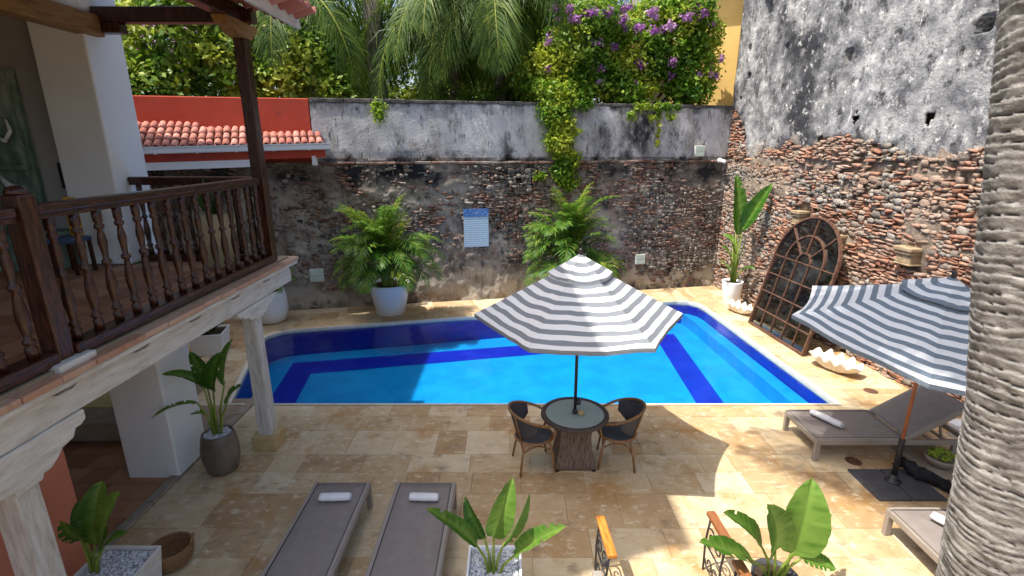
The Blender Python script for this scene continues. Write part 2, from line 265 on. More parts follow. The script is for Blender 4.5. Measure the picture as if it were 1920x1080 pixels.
# ------------------------------------------------------------------ mesh helpers
class MB:
    def __init__(s): s.v = []; s.f = []
    def add(s, vs, fs):
        o = len(s.v); s.v += [tuple(v) for v in vs]; s.f += [tuple(i+o for i in f) for f in fs]; return s
    def box(s, c, d, rz=0.0, rot=None, taper=1.0):
        x, y, z = d[0]/2, d[1]/2, d[2]/2
        p = [Vector((a*x*(taper if k > 0 else 1), b*y*(taper if k > 0 else 1), k*z)) for k in (-1, 1) for a, b in ((-1, -1), (1, -1), (1, 1), (-1, 1))]
        m = rot if rot else Matrix.Rotation(rz, 3, 'Z')
        return s.add([m @ q + Vector(c) for q in p], [(3, 2, 1, 0), (4, 5, 6, 7), (0, 1, 5, 4), (1, 2, 6, 5), (2, 3, 7, 6), (3, 0, 4, 7)])
    def bar(s, p0, p1, w, h, upv=(0, 0, 1)):
        p0 = Vector(p0); p1 = Vector(p1); d = (p1-p0); L = d.length; d.normalize()
        u = Vector(upv); sx = d.cross(u); sx.normalize(); u = sx.cross(d)
        m = Matrix((sx, d, u)).transposed()
        return s.box((p0+p1)/2, (w, L, h), rot=m)
    def tube(s, pts, rad, n=8, cap=True, squash=None):
        pts = [Vector(p) for p in pts]; k = len(pts)
        if not hasattr(rad, '__len__'): rad = [rad]*k
        t0 = (pts[1]-pts[0]).normalized(); a = Vector((0, 0, 1)) if abs(t0.z) < .9 else Vector((1, 0, 0))
        nx = t0.cross(a).normalized(); vs = []
        for i in range(k):
            t = (pts[min(i+1, k-1)]-pts[max(i-1, 0)]).normalized()
            nx = (nx - t*nx.dot(t)).normalized(); ny = t.cross(nx)
            for j in range(n):
                q = 2*math.pi*j/n
                vs.append(pts[i]+(nx*math.cos(q)+ny*math.sin(q))*rad[i])
        fs = [(i*n+j, i*n+(j+1) % n, (i+1)*n+(j+1) % n, (i+1)*n+j) for i in range(k-1) for j in range(n)]
        if cap: fs += [tuple(range(n-1, -1, -1)), tuple((k-1)*n+j for j in range(n))]
        return s.add(vs, fs)
    def lathe(s, prof, n=16, c=(0, 0, 0), cap=True):
        vs = []; k = len(prof)
        for r, z in prof:
            for j in range(n):
                q = 2*math.pi*j/n; vs.append((c[0]+r*math.cos(q), c[1]+r*math.sin(q), c[2]+z))
        fs = [(i*n+j, i*n+(j+1) % n, (i+1)*n+(j+1) % n, (i+1)*n+j) for i in range(k-1) for j in range(n)]
        if cap: fs += [tuple(range(n-1, -1, -1)), tuple((k-1)*n+j for j in range(n))]
        return s.add(vs, fs)
    def prism(s, poly, z0, z1):
        n = len(poly); a = [(x, y, z0) for x, y in poly]; b = [(x, y, z1) for x, y in poly]
        return s.add(a+b, [tuple(range(n-1, -1, -1)), tuple(range(n, 2*n))]+[(i, (i+1) % n, n+(i+1) % n, n+i) for i in range(n)])
    def prism_x(s, poly, x0, x1):   # poly in (y,z), extruded along x
        n = len(poly); a = [(x0, y, z) for y, z in poly]; b = [(x1, y, z) for y, z in poly]
        return s.add(a+b, [tuple(range(n)), tuple(range(2*n-1, n-1, -1))]+[(i, n+i, n+(i+1) % n, (i+1) % n) for i in range(n)])
    def build(s, name, m, parent=None, smooth=False, loc=None, rot=None):
        me = bpy.data.meshes.new(name); me.from_pydata(s.v, [], s.f); me.update()
        me.materials.append(MATS[m])
        if smooth: me.shade_smooth() if hasattr(me, 'shade_smooth') else None
        return link(name, me, parent, loc, rot)
def link(name, me, parent=None, loc=None, rot=None, scale=None):
    o = bpy.data.objects.new(name, me); COL.objects.link(o)
    if parent: o.parent = parent
    if loc is not None: o.location = loc
    if rot is not None: o.rotation_euler = rot
    if scale is not None: o.scale = scale
    return o
def empty(name, label, cat, loc=(0, 0, 0), rz=0, group=None):
    o = bpy.data.objects.new(name, None); COL.objects.link(o); o.location = loc; o.rotation_euler = (0, 0, rz)
    o.empty_display_size = .1
    return tag(o, label, cat, group)
def tag(o, label=None, cat=None, group=None, kind=None):
    if label: o['label'] = label
    if cat: o['category'] = cat
    if group: o['group'] = group
    if kind: o['kind'] = kind
    return o
def smooth_by_angle(o, deg=40):
    me = o.data; me.shade_smooth()
    bm = bmesh.new(); bm.from_mesh(me)
    for e in bm.edges:
        if len(e.link_faces) == 2 and e.calc_face_angle(0) > R(deg): e.smooth = False
    bm.to_mesh(me); bm.free(); return o
def bevel(o, w=.01, seg=2):
    md = o.modifiers.new('bevel', 'BEVEL'); md.width = w; md.segments = seg; md.limit_method = 'ANGLE'; md.angle_limit = R(40); return o
def fast_mesh(name, V, F, m, tint=None, smooth=False):
    """V (n,3) array, F (k,4) or (k,3) array"""
    me = bpy.data.meshes.new(name); V = np.asarray(V, np.float32); F = np.asarray(F, np.int32); k = F.shape[1]
    me.vertices.add(len(V)); me.vertices.foreach_set('co', V.ravel())
    me.loops.add(F.size); me.loops.foreach_set('vertex_index', F.ravel())
    me.polygons.add(len(F)); me.polygons.foreach_set('loop_start', np.arange(0, F.size, k, dtype=np.int32))
    me.polygons.foreach_set('loop_total', np.full(len(F), k, np.int32))
    me.update(calc_edges=True); me.validate()
    if tint is not None:
        a = me.attributes.new('tint', 'FLOAT', 'POINT'); a.data.foreach_set('value', np.asarray(tint, np.float32))
    me.materials.append(MATS[m])
    if smooth: me.shade_smooth()
    return me
def vnoise(x, y, seed=0):
    x = np.asarray(x, float); y = np.asarray(y, float)
    xi = np.floor(x).astype(np.int64); yi = np.floor(y).astype(np.int64); xf = x-xi; yf = y-yi
    def h(a, b):
        n = (a*374761393+b*668265263+seed*974711) & 0xffffffff
        n = ((n ^ (n >> 13))*1274126177) & 0xffffffff
        return ((n ^ (n >> 16)) & 0xffff)/65535.0
    u = xf*xf*(3-2*xf); v = yf*yf*(3-2*yf)
    return (h(xi, yi)*(1-u)+h(xi+1, yi)*u)*(1-v)+(h(xi, yi+1)*(1-u)+h(xi+1, yi+1)*u)*v
def fbm(x, y, o=5, seed=0, g=.5):
    s = 0; a = 1; t = 0
    for i in range(o):
        s = s+a*vnoise(np.asarray(x)*2**i+17.3*i, np.asarray(y)*2**i+5.1*i, seed+i); t += a; a *= g
    return s/t
def clip(poly, a, b):
    """keep the part of poly left of a->b"""
    out = []; n = len(poly)
    def sd(p): return (b[0]-a[0])*(p[1]-a[1])-(b[1]-a[1])*(p[0]-a[0])
    for i in range(n):
        p, q = poly[i], poly[(i+1) % n]; sp, sq = sd(p), sd(q)
        if sp >= 0: out.append(p)
        if (sp >= 0) != (sq >= 0):
            t = sp/(sp-sq); out.append((p[0]+t*(q[0]-p[0]), p[1]+t*(q[1]-p[1])))
    return out
def clip_convex(poly, region):
    for i in range(len(region)):
        poly = clip(poly, region[i], region[(i+1) % len(region)])
        if len(poly) < 3: return []
    return poly
def parea(p): return .5*sum(p[i][0]*p[(i+1) % len(p)][1]-p[(i+1) % len(p)][0]*p[i][1] for i in range(len(p)))
def inset(poly, d):
    """inset of a convex ccw polygon"""
    n = len(poly); L = []
    for i in range(n):
        p, q = poly[i], poly[(i+1) % n]; l = math.hypot(q[0]-p[0], q[1]-p[1]) or 1e-9
        nx, ny = -(q[1]-p[1])/l, (q[0]-p[0])/l; L.append((p[0]+nx*d, p[1]+ny*d, q[0]-p[0], q[1]-p[1]))
    out = []
    for i in range(n):
        x1, y1, dx1, dy1 = L[i-1]; x2, y2, dx2, dy2 = L[i]; den = dx1*dy2-dy1*dx2
        if abs(den) < 1e-9: out.append((x2, y2)); continue
        t = ((x2-x1)*dy2-(y2-y1)*dx2)/den; out.append((x1+t*dx1, y1+t*dy1))
    return out
# ------------------------------------------------------------------ ground, deck, pool
POOL = [(-4.68, 7.5), (5.39, 7.5), (5.10, 12.62), (5.04, 12.95), (4.86, 13.18), (4.55, 13.24), (-5.0, 11.02), (-5.32, 10.88), (-5.50, 10.62), (-5.53, 10.3)]
def backY(x): return 12.39+(x+5.94)*.2056      # face of the back wall
def rightX(y): return 6.2+(14.9-y)*.12          # face of the right wall

def deck():
    # one sheet round the pool: a ring from the pool outline to a big outer outline, in quads by angle
    cx, cy = 0, 10
    outer = []
    for x, y in POOL:
        a = math.atan2(y-cy, x-cx)
        outer.append((cx+60*math.cos(a), cy+60*math.sin(a)))
    n = len(POOL); V = [(x, y, -.012) for x, y in POOL]+[(x, y, -.012) for x, y in outer]+[(x, y, -.10) for x, y in POOL]
    F = [(i, (i+1) % n, n+(i+1) % n, n+i) for i in range(n)]
    F = [tuple(reversed(f)) for f in F]
    F += [(i, 2*n+i, 2*n+(i+1) % n, (i+1) % n) for i in range(n)]
    mb = MB(); mb.add(V, F); o = mb.build('ground', 'grout'); tag(o, 'pale mortar bed of the courtyard paving', 'ground', kind='structure')
    o2 = bpy.data.objects.new('paving', None); COL.objects.link(o2)
    tag(o2, 'cream and ochre travertine paving around the blue pool', 'paving', kind='structure')
    def tile(poly):
        if len(poly) < 3: return
        if parea(poly) < 0: poly = poly[::-1]
        q = [poly[0]]
        for p in poly[1:]:
            if math.hypot(p[0]-q[-1][0], p[1]-q[-1][1]) > .012: q.append(p)
        if len(q) > 3 and math.hypot(q[0][0]-q[-1][0], q[0][1]-q[-1][1]) < .012: q.pop()
        if len(q) < 3 or parea(q) < .012: return
        a = inset(q, .0018); b = inset(q, .0050); h = random.uniform(-.0022, .0022)
        n = len(q); mb = MB()
        mb.add([(x, y, -.010) for x, y in a]+[(x, y, -.0022+h) for x, y in a]+[(x, y, h) for x, y in b],
               [tuple(2*n+i for i in range(n))]+[(i, (i+1) % n, n+(i+1) % n, n+i) for i in range(n)]+[(n+i, n+(i+1) % n, 2*n+(i+1) % n, 2*n+i) for i in range(n)])
        mb.build('paving_stone', 'travertine', o2)
    def lay(region, ox, oy, rz, x0, x1, y0, y1, rows, widths):
        c, s = math.cos(rz), math.sin(rz); y = y0; k = 0
        while y < y1:
            h = rows[k % len(rows)]; x = x0-random.random()*.6
            while x < x1:
                w = random.choice(widths)
                poly = [(ox+c*a-s*b, oy+s*a+c*b) for a, b in ((x, y), (x+w, y), (x+w, y+h), (x, y+h))]
                tile(clip_convex(poly, region)); x += w
            y += h; k += 1
    near = [(-4.26, 3.0), (7.4, 3.0), (7.2, 7.44), (-4.26, 7.44)]
    lay(near, 0, 7.44, 0, -4.4, 7.6, -4.6, 0, [.42, .40, .60, .42, .58], [.42, .62, .62, .82])
    lay([(-9, 7.44), (-4.74, 7.44), (-5.60, 10.3), (-9, 10.3)], 0, 7.44, 0, -9, -4, 0, 3.2, [.6], [.6, .9])
    ang = math.atan(.2056)
    def strip(reg, ox, oy, rz, *a): lay(reg, ox, oy, rz, *a)
    bk = (-5.6, 10.9, ang, -4, 11, -1.6, 2.4, [.55, .55], [.6, .9, 1.1])
    for reg in ([(-9, 10.3), (-5.59, 10.3), (-5.56, 10.64), (-5.56, backY(-5.56)), (-9, backY(-9))], [(-5.56, 10.64), (-5.36, 10.93), (-5.36, backY(-5.36)), (-5.56, backY(-5.56))],
                [(-5.36, 10.93), (-5.02, 11.08), (-5.02, backY(-5.02)), (-5.36, backY(-5.36))], [(-5.02, 11.08), (4.54, 13.30), (4.54, backY(4.54)), (-5.02, backY(-5.02))]):
        random.seed(55); lay(reg, *bk)
    rt = (5.2, 7.44, 0, -1, 2.6, 0, 8, [.6, .45], [.55, .8])
    for reg in ([(4.54, 13.30), (4.90, 13.23), (4.90, 14.62), (4.54, 14.55)], [(4.90, 13.23), (5.10, 12.97), (5.10, 14.66), (4.90, 14.62)], [(5.10, 12.97), (5.45, 7.44), (7.2, 7.44), (6.3, 14.9), (5.1, 14.66)]):
        random.seed(56); lay(reg, *rt)
deck()

def coping():
    n = len(POOL); c = (0.0, 10.2); V = []; F = []
    for x, y in POOL:
        l = math.hypot(x-c[0], y-c[1]); ux, uy = (x-c[0])/l, (y-c[1])/l
        for d, z in ((-.012, -.09), (-.014, -.002), (-.004, .006), (.055, .006), (.06, -.008)):
            V.append((x+ux*d*1.2, y+uy*d*1.2, z))
    for i in range(n):
        j = (i+1) % n
        for k in range(4): F.append((i*5+k, j*5+k, j*5+k+1, i*5+k+1))
    o = MB().add(V, F).build('pool_coping', 'coping'); tag(o, 'thin pale stone lip round the edge of the pool', 'coping', kind='structure')
coping()

ZF = -.64
def pool():
    root = bpy.data.objects.new('swimming_pool', None); COL.objects.link(root)
    tag(root, 'blue tiled swimming pool basin with dark blue floor band', 'pool', kind='structure')
    n = len(POOL)
    mb = MB(); mb.add([(x, y, -.02) for x, y in POOL]+[(x, y, ZF-.02) for x, y in POOL], [(i, n+i, n+(i+1) % n, (i+1) % n) for i in range(n)])
    mb.build('basin_wall', 'pool_dark', root)
    mb = MB(); mb.add([(x, y, ZF) for x, y in POOL], [tuple(range(n))]); mb.build('basin_floor', 'pool_light', root)
    # dark band: an inset frame on the floor
    O = [(-4.55, 7.75), (4.02, 7.75), (4.25, 12.40), (-4.98, 10.55)]
    I = [(-4.05, 8.0), (3.50, 8.0), (3.68, 11.70), (-4.36, 9.98)]
    z = ZF+.005; V = [(x, y, z) for x, y in O+I]
    MB().add(V, [(0, 1, 5, 4), (1, 2, 6, 5), (2, 3, 7, 6), (3, 0, 4, 7)]).build('floor_band', 'pool_dark', root)
    # bench along the right side
    B = [(5.02, 7.52), (5.36, 7.52), (5.07, 12.62), (5.0, 12.93), (4.84, 13.14), (4.66, 13.17), (4.74, 12.6)]
    MB().prism([(5.08, 7.52), (5.375, 7.52), (5.085, 12.62), (5.02, 12.93), (4.85, 13.15), (4.70, 13.2), (4.78, 12.6)], ZF, -.34).build('bench', 'pool_light', root)
    w = MB(); w.add([(x, y, -.062) for x, y in inset(POOL, .002)], [tuple(range(n))])
    o = w.build('water', 'pool_water'); tag(o, 'clear blue water filling the swimming pool', 'water', kind='structure')
pool()

# ------------------------------------------------------------------ masonry
def hull_piece(seed, kind):
    rs = np.random.RandomState(seed); bm = bmesh.new()
    for i in range(26):
        p = rs.normal(size=3); e = .42 if kind == 'brick' else .54
        p = np.sign(p)*np.abs(p/np.max(np.abs(p)))**e
        p *= .5*rs.uniform(.74, 1.0)
        bm.verts.new(p)
    r = bmesh.ops.convex_hull(bm, input=bm.verts)
    bmesh.ops.delete(bm, geom=[v for v in bm.verts if not v.link_faces], context='VERTS')
    bmesh.ops.triangulate(bm, faces=bm.faces); bm.verts.ensure_lookup_table(); bm.verts.index_update()
    V = np.array([v.co[:] for v in bm.verts]); F = np.array([[v.index for v in f.verts] for f in bm.faces]); bm.free()
    return V, F
PIECES = {k: [hull_piece(100*j+i, k) for i in range(9)] for j, k in enumerate(('stone', 'brick'))}

def masonry(root, frame, S, Z0, Z1, choose, keep, mats, seed, campos=Vector((0, 0, 4.1)), cell=.035):
    """fill a wall face with interlocking bricks and stones; frame(s,z,out) -> world point; the 300 of each kind that show largest are parts"""
    rs = random.Random(seed); nx = int(S/cell); nz = int((Z1-Z0)/cell); occ = np.zeros((nx, nz), bool); items = []
    for k in range(nz):
        i = 0
        while i < nx:
            if occ[i, k]: i += 1; continue
            s, z = i*cell, Z0+k*cell
            kind = choose(s, z, rs)
            if kind == 'brick': w, h = rs.randint(3, 8), rs.choice([1, 1, 2, 2])
            else: w, h = rs.choice([(2, 2), (3, 2), (3, 2), (4, 3), (3, 3), (2, 1), (5, 3), (4, 2), (1, 1), (2, 1), (6, 4)])
            ww = 0
            while ww < w and i+ww < nx and not occ[i+ww, k]: ww += 1
            w = ww; hh = 1
            while hh < h and k+hh < nz and not occ[i:i+w, k+hh].any(): hh += 1
            h = hh; occ[i:i+w, k:k+h] = True
            if keep(s+w*cell/2, z+h*cell/2, rs):
                items.append((kind, s+w*cell/2, z+h*cell/2, w*cell, h*cell))
            i += w
    out = {'stone': [], 'brick': []}
    X = (frame(1, 0, 0)-frame(0, 0, 0)).normalized(); Nn = (frame(0, 0, 1)-frame(0, 0, 0)).normalized()
    for kind, s, z, w, h in items:
        p = frame(s, z, rs.uniform(-.022, .012)); d = (p-campos).length
        c = (p-campos)
        u = c.x/max(.1, c.y*.963-c.z*.27)
        vis = 1.0 if (c.y > .5 and abs(u) < .95) else .05
        rot = rs.gauss(0, .10); depth = rs.uniform(.07, .13) if kind == 'stone' else rs.uniform(.07, .14)
        j = rs.randint(0, 8)
        ca, sa = math.cos(rot), math.sin(rot)
        ex = X*ca+Vector((0, 0, 1))*sa; ez = -X*sa+Vector((0, 0, 1))*ca
        ov = rs.uniform(.98, 1.16)
        M = Matrix(((ex.x*w*ov, Nn.x*depth, ez.x*h*ov, p.x), (ex.y*w*ov, Nn.y*depth, ez.y*h*ov, p.y), (ex.z*w*ov, Nn.z*depth, ez.z*h*ov, p.z), (0, 0, 0, 1)))
        out[kind].append((w*h/d**2*vis, j, M))
    for kind, L in out.items():
        L.sort(key=lambda q: -q[0]); m = mats[kind]
        lib = []
        for V, F in PIECES[kind]:
            lib.append(fast_mesh(kind, V, F, m))
        for _, j, M in L[:300]:
            o = link(kind, lib[j], root); o.matrix_world = M
        VV = []; FF = []; TT = []; off = 0
        for _, j, M in L[300:]:
            V, F = PIECES[kind][j]; A = np.array(M)
            VV.append(V @ A[:3, :3].T+A[:3, 3]); FF.append(F+off); off += len(V); TT.append(np.full(len(V), rs.random()))
        if VV:
            me = fast_mesh('small_'+kind+'_mass', np.concatenate(VV), np.concatenate(FF), m+'_mass', np.concatenate(TT))
            tag(link(kind+'_mass', me, root), kind='stuff')

def sheet(name, frame, s0, s1, z0, z1, res, disp, keep, m, root):
    """a rough wall surface: a displaced grid, cut away where keep() is false"""
    ns = int((s1-s0)/res)+1; nz = int((z1-z0)/res)+1
    s = np.linspace(s0, s1, ns); z = np.linspace(z0, z1, nz); Sg, Zg = np.meshgrid(s, z, indexing='ij')
    D = disp(Sg, Zg); o = np.array(frame(0, 0, 0)); ex = np.array(frame(1, 0, 0))-o; en = np.array(frame(0, 0, 1))-o
    P = o+Sg[..., None]*ex+D[..., None]*en; P[..., 2] += Zg
    idx = np.arange(ns*nz).reshape(ns, nz)
    K = keep(Sg, Zg); kk = K[:-1, :-1] & K[1:, :-1] & K[:-1, 1:] & K[1:, 1:]
    F = np.stack([idx[:-1, :-1], idx[1:, :-1], idx[1:, 1:], idx[:-1, 1:]], -1)[kk]
    used = np.unique(F); mp = -np.ones(ns*nz, int); mp[used] = np.arange(len(used))
    me = fast_mesh(name, P.reshape(-1, 3)[used], mp[F], m, smooth=True)
    return link(name, me, root)

# --- right wall: s runs from the back corner towards the camera
RO = Vector((6.2, 14.9, 0)); RD = Vector((.12, -1, 0)).normalized(); RN = Vector((-1, -.12, 0)).normalized()
def fr(s, z, o): return RO+RD*s+RN*o+Vector((0, 0, z))
wall_r = empty('courtyard_wall', 'tall old wall of bare brick and rubble below, blackened grey plaster above', 'wall', (6.6, 11, 0))
wall_r.location = (0, 0, 0)
def right_wall():
    mb = MB(); P = [fr(-.6, 0, -.9), fr(14, 0, -.9), fr(14, 0, -.30), fr(-.6, 0, -.30)]
    mb.prism([(p.x, p.y) for p in P][::-1], -.1, 9.2); mb.build('wall_core', 'right_mortar', wall_r)
    def ptop(s): return 4.02-.10*np.sin(s*.55)+.45*(fbm(s*1.1, s*0+3, 5, 5)-.5)*2
    def edge(s): # lower edge of the plaster
        e = ptop(s); e = np.where(s < .75, 5.25-.9*np.clip(s, 0, 9)-.3*vnoise(s*7, s*0, 9), e)
        return e
    def disp_m(s, z): return .055*(fbm(s*4, z*4, 5, 21)-.5)*2+.11*(fbm(s*1.1, z*1.6, 4, 23)-.5)*2-.030
    sheet('mortar', fr, -.1, 11, 0, 5.3, .05, disp_m, lambda s, z: z < edge(s)+.25, 'right_mortar', wall_r)
    holes = [(1.15, 7.40, .16), (4.05, 5.85, .10), (6.75, 5.85, .11), (.45, 6.6, .07), (3.0, 7.7, .08), (.6, 5.9, .06), (5.6, 7.3, .07), (2.1, 6.35, .05)]
    def disp_p(s, z):
        d = .055*(fbm(s*.9, z*.9, 6, 31)-.5)*2+.018*(fbm(s*9, z*9, 3, 33)-.5)*2+.01
        e = np.clip((z-edge(s))/.12, 0, 1); d = d*e+(-.03)*(1-e)
        for hs, hz, hr in holes:
            q = np.maximum(np.abs(s-hs), np.abs(z-hz))+.02*(vnoise(s*30, z*30, 3)-.5)
            d = np.where(q < hr, -.22, d)
        return d
    def keep(s, z):
        gaps = fbm(s*2.6, z*2.6, 4, 41) > (.70+.25*np.clip(z-edge(s)-.15, 0, 1.2))
        return (z > edge(s)) & ~gaps
    pl = sheet('plaster', fr, -.05, 11.5, 3.2, 9.2, .035, disp_p, keep, 'right_plaster', wall_r)
    md = pl.modifiers.new('thick', 'SOLIDIFY'); md.thickness = .05; md.offset = -1
    def choose(s, z, rs):
        n = float(fbm(s*.8, z*1.7, 3, 51))
        if z > 3.55: return 'brick' if n+rs.uniform(-.15, .15) > .36 else 'stone'
        p = .10+.055*s+(.18 if z < 2.4 else -.12)
        band = (math.sin(z*7.5+.6*math.sin(s))+1)/2
        return 'brick' if p+.5*(n-.5)*2+.22*(band-.5)+rs.uniform(-.3, .3) > .40 else 'stone'
    boxes = [(3.45, 2.55), (4.72, 2.22), (6.35, 2.28)]
    def kp(s, z, rs):
        if z > float(edge(np.array(s)))+.08: return False
        for a, b in boxes:
            if abs(s-a) < .27 and abs(z-b) < .24: return False
        if 3.62 < z < 3.85: return rs.random() < .35
        return rs.random() < .88
    masonry(wall_r, fr, 9.6, 0, 5.25, choose, kp, dict(stone='rubble', brick='brick'), 3)
    for a, b in boxes:
        c = fr(a, b, .06); rz = math.atan2(RD.y, RD.x); w = .38 if a > 6 else .30
        mb = MB(); mb.box((c.x, c.y, c.z+.115), (w, .30, .07), rz); mb.box((c.x, c.y, c.z+.05), (w*.9, .25, .06), rz)
        c2 = fr(a, b, .03); mb.box((c2.x, c2.y, c.z-.06), (w*.8, .24, .16), rz); mb.box((c2.x, c2.y, c.z-.15), (w*.9, .28, .03), rz)
        o = mb.build('corbel', 'corbel_stone', wall_r); bevel(o, .015, 2)
right_wall()

# --- back wall: s runs from the left towards the right corner
BO = Vector((-12, backY(-12), 0)); BD = Vector((1, .2056, 0)).normalized(); BN = Vector((BD.y, -BD.x, 0))
def fb(s, z, o): return BO+BD*s+BN*o+Vector((0, 0, z))
SL = 1/BD.x
def bs(x): return (x+12)*SL
wall_b = empty('garden_wall', 'long garden wall behind the pool, dark brick and rubble under a stained white plaster band', 'wall')
def back_wall():
    P = [fb(0, 0, -.55), fb(bs(6.6), 0, -.55), fb(bs(6.6), 0, -.05), fb(0, 0, -.05)]
    MB().prism([(p.x, p.y) for p in P][::-1], -.1, 3.72).build('wall_core', 'back_mortar', wall_b)
    P = [fb(bs(-4.8), 0, -.50), fb(bs(6.35), 0, -.50), fb(bs(6.35), 0, -.10), fb(bs(-4.8), 0, -.10)]
    MB().prism([(p.x, p.y) for p in P][::-1], 3.70, 5.17).build('upper_core', 'back_plaster', wall_b)
    def dm(s, z):
        d = .11*(fbm(s*1.5, z*2.0, 6, 61)-.5)*2+.035*(fbm(s*8, z*8, 3, 63)-.5)*2
        # a shallow ledge and smoother render low on the left
        return d-.01
    sheet('mortar', fb, 0, bs(6.3), 0, 3.74, .045, dm, lambda s, z: z > -1, 'back_mortar', wall_b)
    def dp(s, z): return .03*(fbm(s*1.1, z*1.1, 5, 71)-.5)*2-.045-.04*np.clip((4.0-z)/.3, 0, 1)*(fbm(s*3, z*3, 3, 73))
    sheet('plaster_band', fb, bs(-4.8), bs(6.32), 3.72, 5.13, .05, dp, lambda s, z: z > 3.73+.10*(fbm(s*2, z*0, 4, 75)), 'back_plaster', wall_b)
    # rough cap and a stepped ledge made of stones
    x = -4.8; rs = random.Random(5)
    while x < 6.1:
        w = rs.uniform(.5, .95); w = min(w, 6.2-x)
        a = fb(bs(x+w/2), 5.165, -.29)
        o = MB().box(a, (w*SL-.012, .50+rs.uniform(0, .04), .075+rs.uniform(0, .03)), math.atan(.2056)).build('capstone', 'wall_cap', wall_b); bevel(o, .018, 2)
        x += w
    x = -11.5
    while x < 6.0:
        w = rs.uniform(.22, .5); a = fb(bs(x+w/2), 3.70+rs.uniform(-.012, .012), -.02+rs.uniform(-.02, .02))
        o = MB().box(a, (w*SL-.02, .16, .05+rs.uniform(0, .02)), math.atan(.2056)+rs.uniform(-.04, .04)).build('ledge_brick', 'back_brick', wall_b); bevel(o, .012, 1)
        x += w
    def choose(s, z, rs):
        n = float(fbm(s*.9, z*1.5, 3, 81)); x = s/SL-12
        return 'brick' if n+rs.uniform(-.15, .15)+(.02 if z > 1.7 else -.12)+(-.10 if x > 2.2 else 0) > .50 else 'stone'
    def kp(s, z, rs):
        x = s/SL-12
        if x < -9: return False
        n = float(fbm(s*.55, z*.9, 4, 91)); t = .50
        t -= .07*max(0, min(1, (x-0)/2))          # more bare stone to the right
        if z < .85 and x < 1: t += .20            # smooth render low on the left
        if z < .5: t += .12
        if 2.7 < z and -3.5 < x < .5: t += .10    # tan render under the ledge
        return n+rs.uniform(-.10, .10) > t
    masonry(wall_b, fb, bs(6.25), .05, 3.66, choose, kp, dict(stone='back_rubble', brick='back_brick'), 8)
back_wall()
def red_wall():
    P = [fb(0, 0, -.50), fb(bs(-4.815), 0, -.50), fb(bs(-4.815), 0, -.06), fb(0, 0, -.06)]
    mb = MB(); mb.prism([(p.x, p.y) for p in P][::-1], 3.73, 5.2)
    o = mb.build('red_wall', 'red_plaster'); bevel(o, .02, 2); tag(o, 'brick red painted wall above the small tiled roof', 'wall')
red_wall()
def wall_sign():
    r = empty('notice_board', 'blue and white printed notice with a dark blue header hung on the stone wall', 'sign', fb(bs(-.97), 1.52, .09), math.atan(.2056))
    MB().box((0, 0, .49), (.66, .025, 1.0)).build('sheet', 'sign_print', r)
    MB().box((0, -.004, .90), (.665, .03, .20)).build('header', 'sign_blue', r)
wall_sign()
for x, z, w, t in ((-5.02, .92, .34, 'pale square wall lamp low on the wall beside the round white pot'), (3.72, .95, .30, 'pale square wall lamp low on the wall behind the striped table parasol'), (5.25, 3.98, .30, 'pale square wall lamp high on the plaster band near the corner')):
    r = empty('wall_lamp', t, 'lamp', fb(bs(x), z, .05), math.atan(.2056), 'square wall lamps')
    o = MB().box((0, 0, 0), (w, .06, w)).build('housing', 'concrete_pot', r); bevel(o, .01)
    for k in (-1, 1): MB().box((0, -.034, k*w*.225), (w*.9, .02, w*.40)).build('pane', 'lamp_glass', r)
r = empty('pipe_outlet', 'small white pipe outlet sticking out by the wall corner', 'pipe', fb(bs(5.9), 3.72, .05), math.atan(.2056))
MB().tube([(0, .05, 0), (0, -.22, -.02), (0, -.26, -.06)], .05, 10).build('spout', 'white_paint', r, True)
MB().tube([(0, .0, 0), (0, -.04, 0)], .075, 10).build('flange', 'white_paint', r, True)
# ------------------------------------------------------------------ the house on the left
house = empty('colonial_house', 'white colonial house with a balcony over an arcade, along the left', 'house')
XB = -3.45; ZB = 2.53
def barrel(n=7, L=.44, r0=.105, r1=.085, th=.016):
    """one curved clay tile, running along +x from its lower end, hollow below"""
    V = []; F = []
    for i, (x, r) in enumerate(((0, r0), (L, r1))):
        for rr in (r, r-th):
            for j in range(n):
                a = math.pi*j/(n-1); V.append((x, rr*math.cos(a), rr*math.sin(a)))
    k = 2*n
    for j in range(n-1):
        F += [(j, j+1, k+j+1, k+j), (n+j+1, n+j, k+n+j, k+n+j+1), (n+j, n+j+1, j+1, j), (k+j, k+j+1, k+n+j+1, k+n+j)]
    F += [(0, k, k+n, n), (n-1, 2*n-1, k+2*n-1, k+n-1)]
    me = bpy.data.meshes.new('roof_tile'); me.from_pydata(V, [], F); me.materials.append(MATS['terracotta_roof']); me.update(); me.shade_smooth(); return me
TILE = barrel(); TILE2 = barrel(7, .36, .082, .066, .013)
